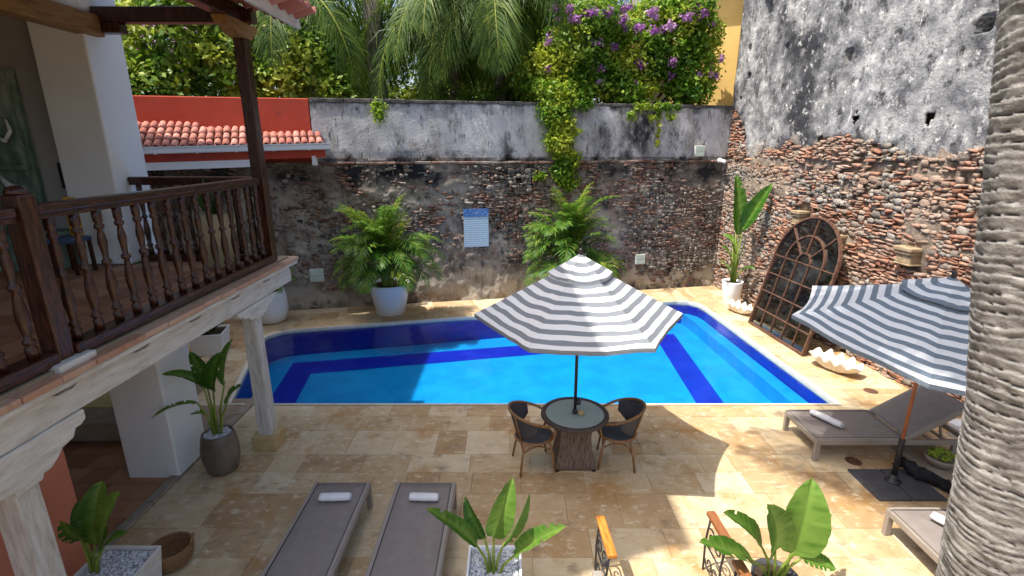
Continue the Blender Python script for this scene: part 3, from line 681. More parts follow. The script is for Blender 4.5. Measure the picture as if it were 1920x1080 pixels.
def house_build():
    H = house
    # floors of the arcade
    fl = bpy.data.objects.new('arcade_floor', None); COL.objects.link(fl); tag(fl, 'dark red terracotta tile floor under the arcade', 'floor', kind='structure')
    MB().box((-6.65, 4.6, -.04), (4.5, 6.2, .06)).build('bed', 'floor_dark', fl)
    u = MB(); q = .155; u.prism(inset([(-q, -q), (q, -q), (q, q), (-q, q)], .004), -.01, .002); me = bpy.data.meshes.new('floor_tile'); me.from_pydata(u.v, [], u.f); me.materials.append(MATS['terracotta'])
    for i in range(10):
        for j in range(16):
            x = -4.58-.31*i+(.155 if j % 2 else 0); y = 2.2+.31*j
            if y < 6.38 and x < -4.40: link('floor_tile', me, fl, (x, y, -.002))
    y = 2.2
    while y < 7.3:
        w = random.uniform(.5, .9); o = MB().box((-4.33, y+w/2, .0), (.13, w-.01, .06)).build('kerb_stone', 'slab_stone', fl); bevel(o, .01); y += w
    o = MB().box((-7.62, 7.55, .295), (4.3, 1.4, .02)).build('raised_floor', 'ochre_plaster', H)
    st = MB().box((-7.6, 7.35, .14), (4.4, 1.9, .30)).build('stone_step', 'slab_stone', H); bevel(st, .02)
    MB().box((-8.3, 8.45, 1.25), (4.2, .2, 2.3)).build('arcade_end_wall', 'ochre_plaster', H)
    for nm, c, d, m in (('pillar', (-4.60, 5.88, 1.1), (.66, .62, 2.24), 'white_plaster'), ('pillar', (-5.95, 7.3, 1.25), (.45, .45, 1.95), 'white_plaster'),
                        ('salmon_pier', (-4.72, 2.2, 1.06), (.8, 4.1, 2.16), 'salmon_plaster')):
        o = MB().box(c, d).build(nm, m, H); bevel(o, .02)
    # balcony slab and floor tiles
    MB().box((-6.3, 3.0, 2.46), (5.9, 8.75, .12)).build('balcony_slab', 'floor_dark', H)
    u = MB(); q = .15; u.prism(inset([(-q, -q), (q, -q), (q, q), (-q, q)], .006), -.02, .008); me = bpy.data.meshes.new('balcony_tile'); me.from_pydata(u.v, [], u.f); me.materials.append(MATS['terracotta'])
    for i in range(16):
        for j in range(16):
            x = -3.72-.30*i; y = 2.65+.30*j
            if y < 7.2 and x > -8.2 and not (x < -5.1 and y > 6.7): link('balcony_tile', me, H, (x, y, 2.525))
    # terracotta edge tiles
    y = 1.5
    while y < 7.3:
        w = random.uniform(.26, .34); o = MB().box((-3.40+random.uniform(-.006, .006), y+w/2, 2.475+random.uniform(-.004, .004)), (.30, w-.008, .05)).build('edge_tile', 'edge_terracotta', H); bevel(o, .008); y += w
    # carved white beam
    o = MB().box((XB, 3.8, 2.235), (.20, 7.2, .19)).build('carved_beam', 'weathered_wood', H); bevel(o, .012)
    o = MB().box((XB+.03, 3.85, 2.415), (.30, 7.3, .055)).build('cornice_board', 'weathered_wood', H); bevel(o, .015)
    y = 7.36; k = 0
    while y > 1.2:
        w = .70; MBp = MB().prism_x([(y-w, 2.33), (y-w+.07, 2.36), (y-w+.09, 2.388), (y-.09, 2.388), (y-.07, 2.36), (y, 2.33)], XB-.09, XB+.115)
        MBp.build('carved_block', 'weathered_wood', H); y -= .80
    for yc, n in ((6.3, 0), (2.98, 1)):
        prof = [(-.62, 2.137), (-.62, 2.06), (-.56, 2.03), (-.50, 2.03), (-.46, 1.97), (-.34, 1.95), (-.28, 1.90), (-.2, 1.86), (-.13, 1.86), (-.11, 1.82), (.11, 1.82), (.13, 1.86), (.2, 1.86), (.28, 1.90), (.34, 1.95), (.46, 1.97), (.50, 2.03), (.56, 2.03), (.62, 2.06), (.62, 2.137)]
        o = MB().prism_x([(yc+a*(.86 if n else .78), 2.137-(2.137-b)*(1 if n else .7)) for a, b in prof][::-1], XB-.12, XB+.12).build('bracket_capital', 'weathered_wood', H); bevel(o, .008)
        c = MB().box((XB, yc, 1.06), (.19, .19, 1.74), taper=.94).build('column', 'weathered_post', H); bevel(c, .012)
        p = MB().box((XB, yc, .11), (.33, .33, .23)).build('plinth', 'tan_stone', c); bevel(p, .012)
    for y in (2.2, 3.0, 3.8, 4.6, 5.4, 6.2, 7.0):
        MB().box((-5.2, y, 2.33), (3.3, .12, .13)).build('joist', 'beam_wood', H)
    # thick upper wall with its opening and lintel
    o = MB().box((-5.60, 7.12, 4.3), (.68, .66, 3.54)).build('upper_wall', 'white_plaster', H); bevel(o, .025, 3)
    MB().box((-5.60, 3.25, 6.33), (.66, 8.4, 1.25)).build('wall_over_opening', 'white_plaster', H)
    o = MB().bar((-5.27, 1.0, 5.56), (-5.27, 7.02, 5.56), .22, .25).build('lintel', 'beam_wood', H); bevel(o, .02)
    MB().box((-7.6, 7.10, 4.3), (3.4, .2, 3.5)).build('room_end_wall', 'grey_plaster', H)
    MB().box((-8.0, 2.5, 4.3), (.2, 9.0, 3.5)).build('room_back_wall', 'grey_plaster', H)
    MB().box((-6.9, 2.5, 6.0), (2.4, 9.0, .1)).build('room_ceiling', 'beam_wood', H)
    # porch roof: posts, beams, soffit, fascia, tiles
    o = MB().box((XB, 7.03, 3.98), (.15, .15, 2.90)).build('corner_post', 'dark_wood', H); bevel(o, .01)
    for s in (1,):
        MB().prism_x([(6.55, 5.60), (6.60, 5.52), (6.72, 5.50), (6.80, 5.44), (6.93, 5.42), (7.13, 5.42), (7.2, 5.50), (7.28, 5.52), (7.32, 5.60)][::-1], XB-.09, XB+.09).build('post_corbel', 'beam_wood', H)
    o = MB().box((-4.25, 7.03, 5.69), (2.0, .16, .18)).build('tie_beam', 'dark_wood', H); bevel(o, .012)
    o = MB().box((-5.10, 7.03, 5.54), (.36, .15, .12)).build('beam_corbel', 'dark_wood', H); bevel(o, .02)
    o = MB().box((XB, 3.1, 5.70), (.16, 8.1, .19)).build('wall_plate', 'dark_wood', H); bevel(o, .012)
    for k in range(12):
        y = 7.0-.62*k
        MB().bar((-5.4, y, 6.55), (-2.72, y, 5.66), .09, .11).build('rafter', 'dark_wood', H)
    sl = math.atan2(.89, 2.68)
    rf = MB().bar((-7.95, 3.0, 7.49), (-2.66, 3.0, 5.735), 8.3, .05).build('roof', 'weathered_wood', H)
    o = MB().box((-2.68, 3.05, 5.60), (.05, 7.85, .17)).build('fascia', 'weathered_wood', H); bevel(o, .01)
    ang = math.atan2(7.49-5.735, 7.95-2.66)
    for c in range(22):
        y = 6.95-.215*c
        for r in range(4):
            x = -2.50-.34*r; z = 5.725+(.34*r)*math.tan(ang)
            o = link('roof_tile', TILE, rf, (x, y, z+.012), (0, -ang, math.pi)); o.rotation_euler = Euler((0, ang-.04, math.pi))
            if r == 0 and c < 16:
                o = link('roof_tile', TILE, rf, (x+.06, y-.108, z+.05)); o.rotation_euler = Euler((math.pi, ang, math.pi))
    # unseen tall block and tower, added to shade the courtyard
    MB().box((-11, 4.0, 6.0), (6.2, 12.0, 12.0)).build('shadow_block', 'white_plaster', H)
    MB().box((-6.45, 3.55, 10.45), (3.1, 3.25, 6.9)).build('shadow_tower', 'white_plaster', H)
    MB().box((-6.4, 3.60, 13.95), (3.45, 3.35, .14)).build('shadow_tower_cornice', 'white_paint', H)
    mb = MB(); mb.add([(-8.1, 1.95, 14.02), (-4.7, 1.95, 14.02), (-4.7, 5.25, 14.02), (-8.1, 5.25, 14.02), (-6.4, 3.6, 14.9)], [(0, 1, 4), (1, 2, 4), (2, 3, 4), (3, 0, 4), (3, 2, 1, 0)]); mb.build('shadow_tower_roof', 'terracotta_roof', H)
house_build()

def railing(name, label, p0, p1, n, post0=None):
    r = empty(name, label, 'railing'); p0 = Vector(p0); p1 = Vector(p1)
    up = Vector((0, 0, 1)); dn = (p1-p0).normalized()
    o = MB().bar(p0+up*1.135, p1+up*1.135, .10, .075).build('top_rail', 'rail_wood', r); bevel(o, .018, 3)
    o = MB().bar(p0+up*1.08, p1+up*1.08, .06, .035).build('under_rail', 'rail_wood', r)
    o = MB().bar(p0+up*.05, p1+up*.05, .17, .095).build('bottom_rail', 'rail_wood', r); bevel(o, .012, 2)
    global BAL
    for i in range(n):
        p = p0+(p1-p0)*((i+.5)/n); link('baluster', BAL, r, p+up*.097)
    return r
_prof = [(.043, 0), (.043, .09), (.034, .10), (.050, .125), (.034, .15), (.028, .165), (.036, .20), (.047, .27), (.049, .33), (.042, .41), (.030, .48), (.040, .495), (.050, .515), (.040, .535), (.030, .55), (.034, .60), (.044, .66), (.049, .70), (.030, .775), (.027, .79), (.047, .805), (.047, .82), (.030, .835), (.040, .86), (.043, .88), (.043, .967)]
_prof = [(.046, 0), (.046, .085), (.030, .10), (.050, .12), (.050, .135), (.029, .155), (.040, .23), (.051, .30), (.049, .36), (.036, .44), (.027, .50), (.048, .52), (.048, .54), (.027, .56), (.033, .62), (.043, .70), (.034, .76), (.025, .80), (.046, .82), (.046, .84), (.030, .86), (.043, .875), (.046, .985)]
_m = MB().lathe([(r_*.80, z_) for r_, z_ in _prof], 14); BAL = bpy.data.meshes.new('baluster'); BAL.from_pydata(_m.v, [], _m.f); BAL.materials.append(MATS['dark_wood']); BAL.update(); BAL.shade_smooth()
r1 = railing('balcony_railing', 'dark turned wood balcony railing running along the front edge over the column', (XB, 3.63, ZB), (XB, 6.955, ZB), 15)
r0 = railing('balcony_railing', 'short stretch of dark turned railing left of the thick newel post', (XB, 1.6, ZB), (XB, 3.47, ZB), 8)
o = MB().box((XB, 3.55, ZB+.62), (.135, .135, 1.26)).build('newel_post', 'dark_wood', r1); bevel(o, .012)
MB().lathe([(.066, 0), (.07, .012), (.066, .03), (.05, .05), (.02, .06), (0.001, .062)], 14, (XB, 3.55, ZB+1.25)).build('newel_cap', 'dark_wood', o, True)
o = MB().box((XB+.02, 3.55, ZB-.01), (.25, .34, .06)).build('newel_block', 'weathered_wood', r1); bevel(o, .012)
r2 = railing('balcony_railing', 'dark railing across the far end of the balcony beside the white wall', (-5.26, 7.06, ZB), (-3.53, 7.06, ZB), 8)

def room_things():
    r = empty('carved_panel', 'tall weathered green carved panel on the grey room wall', 'panel', (-6.72, 6.97, 2.55))
    MB().box((0, 0, 1.45), (.62, .06, 2.1)).build('board', 'green_panel', r)
    for x in (-.30, .30):
        o = MB().box((x, -.04, 1.45), (.07, .05, 2.1)).build('stile', 'green_panel', r); bevel(o, .01)
    o = MB().box((0, -.04, 1.28), (.6, .05, .07)).build('cross_rail', 'green_panel', r); bevel(o, .01)
    MB().tube([(-.22, -.05, 1.9), (-.10, -.07, 1.7), (.05, -.07, 1.62), (.14, -.06, 1.75), (.10, -.05, 1.9)], [.02, .03, .03, .025, .015], 8).build('scroll', 'white_paint', r, True)
    MB().tube([(-.2, -.05, 1.2), (-.05, -.08, 1.05), (.12, -.08, .98), (.24, -.06, .8)], [.02, .04, .045, .02], 8).build('scroll', 'white_paint', r, True)
    r = empty('low_chest', 'low pale green weathered chest standing behind the balusters', 'chest', (-6.35, 6.55, 2.535))
    o = MB().box((0, 0, .22), (.9, .42, .44)).build('body', 'green_panel', r); bevel(o, .015)
    o = MB().box((0, 0, .47), (.98, .48, .05)).build('lid', 'green_panel', r); bevel(o, .01)
    r = empty('draped_chair', 'small chair draped with orange cloth behind the balusters', 'chair', (-5.62, 6.30, 2.535))
    for x in (-.14, .14):
        for y in (-.14, .14): MB().box((x, y, .2), (.035, .035, .4)).build('leg', 'dark_wood', r)
    o = MB().box((0, 0, .43), (.34, .34, .06)).build('seat', 'blue_cloth', r); bevel(o, .02)
    o = MB().box((0, .15, .70), (.16, .05, .50)).build('backrest', 'orange_cloth', r); bevel(o, .03, 3)
    o = MB().box((-6.02, 6.985, 3.72), (.22, .03, .34)).build('framed_plate', 'dark_metal'); tag(o, 'small dark framed plate on the grey wall beside the white pier', 'picture')
room_things()

# ------------------------------------------------------------------ tiled lean-to roof by the red wall
def lean_to():
    r = empty('tiled_roof', 'small pink clay tile roof with a white gutter below the red wall', 'roof')
    A = Vector((-4.42, 12.33, 4.16)); B = Vector((-9.6, 10.10, 4.02)); d = (B-A); L = d.length; d.normalize()
    nrm = Vector((-d.y, d.x, 0)); nrm = nrm if nrm.y > 0 else -nrm; nrm.normalize(); rise = .46
    c = 0; s = .1
    while s < L:
        p = A+d*s; dist = max(.12, (backY(p.x)+.0-p.y)/max(.3, nrm.y-.2056*nrm.x))
        k = 0
        while k*.29 < dist-.05 and k < 7:
            q = p+nrm*(k*.29-.10)+Vector((0, 0, (k*.29-.10)*rise))
            o = link('roof_tile', TILE2, r); o.location = q+Vector((0, 0, .03+random.uniform(0, .012)))
            o.rotation_euler = Euler((0, -math.atan(rise)+.03, math.atan2(nrm.y, nrm.x)+random.uniform(-.02, .02)))
            k += 1
        s += .162
    C1 = A+nrm*.35+Vector((0, 0, .30*rise)); C2 = B+nrm*2.3+Vector((0, 0, 2.3*rise))
    V = [A, B, C2, C1]; dz = Vector((0, 0, -.05))
    MB().add(V+[v+dz for v in V], [(0, 1, 2, 3), (7, 6, 5, 4), (0, 4, 5, 1)]).build('roof_deck', 'terracotta_roof', r)
    g0 = A-nrm*.12+Vector((0, 0, -.06)); g1 = B-nrm*.12+Vector((0, 0, -.06))
    o = MB().bar(g0+d*-.12, g1, .13, .13).build('gutter', 'white_paint', r); bevel(o, .03, 3)
    o = MB().bar(g0+d*-.13+Vector((0, 0, .07)), g1+Vector((0, 0, .07)), .16, .025).build('gutter_lip', 'white_paint', r)
    for k in range(7): 
        p = g0+d*(.35+.75*k); MB().box(p, (.03, .15, .15), math.atan2(d.y, d.x)).build('gutter_joint', 'white_paint', r)
    f0 = A+nrm*.02+Vector((0, 0, -.21)); f1 = B+nrm*.02+Vector((0, 0, -.21))
    MB().bar(f0, f1, .10, .18).build('red_fascia', 'red_plaster', r)
    MB().bar(f0+d*1.6+Vector((0, 0, -.17)), f1+Vector((0, 0, -.17)), .12, .16).build('white_beam', 'white_paint', r)
    p = f0+d*.25+Vector((0, 0, -.16)); o = MB().box(p, (.09, .14, .22)).build('bracket', 'white_paint', r); bevel(o, .01)
lean_to()
# ------------------------------------------------------------------ parasols
def parasol(name, label, loc, Rr, zr, rise, a0, m, polem, tilt=(0, 0), pz=0.0):
    r = empty(name, label, 'parasol', loc)
    T = Matrix.Rotation(tilt[0], 4, 'X') @ Matrix.Rotation(tilt[1], 4, 'Y'); piv = Vector((0, 0, zr))
    def tf(v): return (T @ (Vector(v)-piv))+piv
    def skin(t0, t1, zoff, nr, ns=8, sagk=.05, wave=0):
        V = []; UV = []
        for i in range(nr+1):
            t = t0+(t1-t0)*i/nr
            for k in range(6):
                for j in range(ns):
                    u = j/ns; A0 = a0+k*math.pi/3; A1 = A0+math.pi/3
                    x = (math.cos(A0)*(1-u)+math.cos(A1)*u)*Rr*t; y = (math.sin(A0)*(1-u)+math.sin(A1)*u)*Rr*t
                    mid = 4*u*(1-u)
                    z = zr+rise*(1-t)**1.05-mid*sagk*t*(1.0)+zoff
                    f = 1-.025*mid*t*t
                    if t > .97: f *= 1-.02*mid
                    z += (.030*float(vnoise(x*4.5+a0*9, y*4.5+3, 5))+.016*float(vnoise(x*13+a0*5, y*13, 8))-.02)*min(1, mid*3)
                    V.append(tf((x*f, y*f, z))); UV.append((u, t))
        n = 6*ns; F = [(i*n+j, (i+1)*n+j, (i+1)*n+(j+1) % n, i*n+(j+1) % n) for i in range(nr) for j in range(n)]
        return V, F, UV, n
    def mk(nm, t0, t1, zoff, nr, sagk, parent, valance=False):
        V, F, UV, n = skin(t0, t1, zoff, nr, sagk=sagk)
        if valance:
            base = nr*n
            for j in range(n): V.append(V[base+j]+Vector((0, 0, -.05))); UV.append((0, 1.0))
            F += [(base+j, base+n+j, base+n+(j+1) % n, base+(j+1) % n) for j in range(n)]
        me = bpy.data.meshes.new(nm); me.from_pydata([tuple(v) for v in V], [], F); me.update()
        uvl = me.uv_layers.new(name='ring')
        for l in me.loops: uvl.data[l.index].uv = UV[l.vertex_index]
        me.materials.append(MATS[m]); o = link(nm, me, parent); smooth_by_angle(o, 14); return o
    c = mk('canopy', .20, 1.0, 0, 16, .055, r, True)
    mk('vent_cap', .02, .31, .055, 6, .09, r)
    top = tf((0, 0, zr+rise+.04))
    MB().lathe([(.02, 0), (.03, .02), (.022, .05), (.03, .07), (.001, .09)], 10, tuple(top)).build('finial', 'dark_metal', r, True)
    MB().tube([(0, 0, pz), (0, 0, zr-.02)] + [tf((0, 0, zr+rise))], .021, 12).build('pole', polem, r, True)
    hub = tf((0, 0, zr+rise-.08))
    for k in range(6):
        A = a0+k*math.pi/3; e = tf((math.cos(A)*Rr*.985, math.sin(A)*Rr*.985, zr-.015)); mid = hub.lerp(e, .55)
        b = MB().tube([hub, e], .011, 6).build('rib', 'dark_metal', r); 
        MB().tube([tf((0, 0, zr-.08)), mid], .008, 6).build('strut', 'dark_metal', b)
    MB().lathe([(.04, -.05), (.045, 0), (.04, .05)], 12, tuple(tf((0, 0, zr-.08)))).build('runner', 'dark_metal', r, True)
    return r
p1 = parasol('parasol', 'grey and white striped parasol standing through the round table', (.83, 5.95, 0), 1.30, 2.10, .70, math.radians(-120), 'canopy_grey', 'dark_metal')
o = MB().tube([(.02, -.03, .90), (.06, -.05, .90)], .045, 10).build('crank', 'dark_metal', p1, True)
p2 = parasol('parasol', 'blue and white striped parasol over the lounger beside the palm trunk', (4.82, 5.47, 0), 1.52, 2.00, .66, math.radians(172), 'canopy_blue', 'pole_wood', (R(6), R(6)), .02)
MB().lathe([(.034, 0), (.034, .60), (.028, .62)], 12, (0, 0, 0.012)).build('base_sleeve', 'black_iron', p2, True)

def parasol_base():
    r = empty('slate_footing', 'dark slate footing plates under the blue striped parasol', 'footing', (4.80, 5.42, 0))
    for x, w in ((-.19, .40), (.23, .40)):
        o = MB().box((x, 0, .01), (w, .60, .03)).build('plate', 'slate', r); bevel(o, .005)
    MB().lathe([(.09, 0), (.09, .02), (.045, .03), (.042, .10)], 14, (.02, .05, .02)).build('socket', 'black_iron', r, True)
    # crumpled black cover; its dark sheet partly stands in for shadow
    V = []; F = []; n, k = 18, 8; rs = np.random.RandomState(4)
    for i in range(n):
        for j in range(k):
            u, v = i/(n-1), j/(k-1)
            x = 5.08+.42*u+.05*rs.normal()*.5; y = 5.70-.66*u+v*.22-.10
            z = .03+.20*math.sin(math.pi*v)*(1-.45*u)*(.6+.5*rs.rand())
            V.append((x, y, max(.012, z)))
    F = [(i*k+j, (i+1)*k+j, (i+1)*k+j+1, i*k+j+1) for i in range(n-1) for j in range(k-1)]
    o = MB().add(V, F).build('cover_and_shadow', 'black_cloth_shadow', None, True); md = o.modifiers.new('solid', 'SOLIDIFY'); md.thickness = .008
    tag(o, 'crumpled black cloth cover, partly standing in for shadow, beside the slate base plate', 'cloth')
    o = MB().box((5.72, 5.75, .02), (.62, 1.05, .05), .12).build('stone_slab', 'slab_stone'); bevel(o, .012); tag(o, 'flat brown stone slab under the mossy bowl', 'slab')
    b = empty('moss_bowl', 'round dark bowl heaped with yellow green moss on the stone slab', 'bowl', (5.66, 5.78, .047))
    MB().lathe([(.10, 0), (.15, .03), (.18, .09), (.18, .13), (.165, .12), (.02, .10)], 18).build('bowl', 'slab_stone', b, True)
    rs = np.random.RandomState(9); V = []; F = []; T = []
    mm = MB()
    for i in range(70):
        a = rs.rand()*6.28; q = rs.rand()**.5*.15; h = .11+.09*math.sqrt(max(0, 1-(q/.16)**2)); s = rs.uniform(.018, .034)
        x, y = q*math.cos(a), q*math.sin(a)
        mm.add([(x-s, y, h), (x, y-s, h), (x+s, y, h), (x, y+s, h), (x, y, h+s), (x, y, h-s)], [(0, 1, 4), (1, 2, 4), (2, 3, 4), (3, 0, 4), (1, 0, 5), (2, 1, 5), (3, 2, 5), (0, 3, 5)])
    tag(mm.build('moss', 'moss', b, True), kind='stuff')
    o = MB().lathe([(.10, 0), (.13, .06), (.12, .20), (.05, .25), (.001, .25)], 9, (6.55, 6.55, 0)).build('white_stone', 'white_pot', None); tag(o, 'small pale block on the ground behind the raised lounger back', 'stone')
parasol_base()

# ------------------------------------------------------------------ loungers and towels
def lounger(label, loc, rz, back=0.0, length=2.0, w=.70):
    """foot end at x=0, head at +x"""
    r = empty('sun_lounger', label, 'sun lounger', loc, rz, 'grey brown sun loungers')
    h = .33; t = .07; hinge = 1.22 if back else length
    o = MB().box((length/2, -w/2+.025, h-.045), (length, .05, t)).build('side_rail', 'lounger_frame', r); bevel(o, .008)
    o = MB().box((length/2, w/2-.025, h-.045), (length, .05, t)).build('side_rail', 'lounger_frame', r); bevel(o, .008)
    for x in (.025, length-.025):
        o = MB().box((x, 0, h-.045), (.05, w-.102, t)).build('end_rail', 'lounger_frame', r); bevel(o, .008)
    for x in (.035, length-.22):
        for y in (-w/2+.03, w/2-.03):
            o = MB().box((x, y, (h-.08)/2), (.065, .055, h-.08)).build('leg', 'lounger_frame', r); bevel(o, .006)
    def sling(x0, x1, nm, parent, M=None):
        n = 14; V = []; F = []
        for i in range(n+1):
            x = x0+(x1-x0)*i/n
            for j, y in enumerate((-w/2+.045, -w/2+.06, -.12, .12, w/2-.06, w/2-.045)):
                sag = -.012*(1-(2*y/w)**2)*math.sin(math.pi*i/n)
                V.append(Vector((x, y, (-.006 if j in (0, 5) else .004)+sag)))
        V = [(M @ v) if M else v+Vector((0, 0, h)) for v in V]
        F = [(i*6+j, (i+1)*6+j, (i+1)*6+j+1, i*6+j+1) for i in range(n) for j in range(5)]
        o = MB().add(V, F).build(nm, 'lounger_sling', parent, True); md = o.modifiers.new('s', 'SOLIDIFY'); md.thickness = .01; return o
    sling(.03, hinge-.01, 'sling', r)
    for s in (-1, 1): MB().tube([(.035, s*(w/2-.052), h+.004), (hinge-.02, s*(w/2-.052), h+.004)], .0045, 6).build('piping', 'dark_metal', r)
    for s in (-1, 1): o = MB().box((hinge/2, s*(w/2-.03), h-.003), (hinge-.02, .035, .014)).build('edge_trim', 'lounger_frame', r)
    if back:
        M = Matrix.Translation((hinge, 0, h)) @ Matrix.Rotation(-back, 4, 'Y'); bl = length-hinge
        o = sling(.01, bl, 'back_sling', r, M)
        for s in (-1, 1):
            mb = MB(); mb.box((bl/2, s*(w/2-.05), -.02), (bl, .045, .045)); mb.v = [tuple(M @ Vector(v)) for v in mb.v]
            mb.build('back_rail', 'lounger_frame', r)
        mb = MB(); mb.box((bl-.02, 0, -.02), (.045, w-.146, .045)); mb.v = [tuple(M @ Vector(v)) for v in mb.v]; mb.build('head_rail', 'lounger_frame', r)
        e = M @ Vector((bl*.62, 0, -.04))
        for s in (-1, 1): MB().bar((e.x, s*.25, e.z), (length-.30, s*.25, h-.06), .03, .02).build('prop', 'lounger_frame', r)
        for k in range(3): MB().box((hinge+.18+.2*k, 0, h-.06), (.05, w-.11, .02)).build('slat', 'lounger_frame', r)
    return r
L1 = lounger('flat grey sun lounger nearest the arcade, left of the pair', (-1.975, 5.05, 0), R(-90), 0, 2.0, .66)
L2 = lounger('flat grey sun lounger right of the pair, behind the potted banana plant', (-1.0, 5.05, 0), R(-90), 0, 2.0, .70)
L3 = lounger('sun lounger with raised back beside the pool corner and blue parasol', (4.07, 6.32, 0), 0, R(32), 2.1, .82)
L4 = lounger('sun lounger cut off by the big palm trunk at the lower right', (4.07, 4.22, 0), 0, R(20), 2.0, .80)
def towel(label, loc, rz, L=.34, r=.055):
    V = []; n = 44; turns = 3.2; ns = 10
    me = MB(); pr = []
    for i in range(n):
        a = 2*math.pi*turns*i/(n-1); q = r*(.15+.85*i/(n-1))*(1+.05*math.sin(a*2.3)); pr.append((q*math.cos(a-math.pi/2), q*math.sin(a-math.pi/2)*.86))
    for k in range(ns+1):
        x = -L/2+L*k/ns; e = 1-.10*abs(2*k/ns-1)**4+.03*math.sin(k*1.7)
        for p in pr: V.append((x+random.uniform(-.002, .002), p[0]*e*1.1, p[1]*e+r*.86))
    F = [(k*n+i, k*n+i+1, (k+1)*n+i+1, (k+1)*n+i) for k in range(ns) for i in range(n-1)]
    o = MB().add(V, F).build('rolled_towel', 'towel', None, True, loc, (0, 0, rz)); md = o.modifiers.new('s', 'SOLIDIFY'); md.thickness = .007; md.offset = -1
    return tag(o, label, 'towel', 'rolled white towels on the loungers')
towel('rolled white towel on the flat lounger nearest the arcade', (-1.95, 4.72, .335), R(2))
towel('rolled white towel on the lounger right of the pair', (-.97, 4.72, .335), R(-2), .32)
towel('rolled white towel on the lounger by the pool corner', (4.47, 6.38, .335), R(-62), .44, .06)
towel('rolled white towel on the lounger cut off by the palm trunk', (4.52, 4.22, .335), R(-62), .48, .06)

# ------------------------------------------------------------------ round table and its two chairs
def table():
    r = empty('round_table', 'round wicker table with pale glass top under the striped parasol', 'table', (.83, 5.95, 0))
    V = MB()
    prof = [(.26, .02), (.255, .10), (.215, .30), (.20, .45), (.215, .60), (.24, .665)]
    n = 8
    vs = []
    for h, z in prof:
        for a, b in ((-1, -1), (1, -1), (1, 1), (-1, 1)):
            vs.append((a*h, b*h, z))
    k = len(prof); V.add(vs, [(i*4+j, i*4+(j+1) % 4, (i+1)*4+(j+1) % 4, (i+1)*4+j) for i in range(k-1) for j in range(4)]+[(3, 2, 1, 0), tuple((k-1)*4+j for j in range(4))])
    o = V.build('pedestal', 'wicker', r); bevel(o, .02, 2)
    for a, b in ((-1, -1), (1, -1), (1, 1), (-1, 1)): MB().box((a*.24, b*.24, .012), (.05, .05, .024)).build('foot', 'dark_metal', r)
    MB().lathe([(.385, .672), (.435, .672), (.45, .69), (.445, .715), (.42, .722), (.385, .716), (.385, .672)], 48, cap=False).build('rim', 'wicker_rim', r, True)
    MB().lathe([(.385, .690), (.385, .708), (.025, .708), (.025, .690)], 48, cap=False).build('glass_top', 'table_glass', r)
    g = MB().lathe([(.03, .709), (.035, .72), (.032, .76), (.025, .77)], 12, cap=False).build('pole_collar', 'dark_metal', r, True)
    o = MB().lathe([(.03, 0), (.045, .02), (.045, .05), (.02, .07), (.001, .07)], 12, (.83+.075, 5.95-.045, .7085)).build('table_ornament', 'tan_stone', None, True); tag(o, 'small tan ornament beside the pole on the glass table', 'ornament')
table()
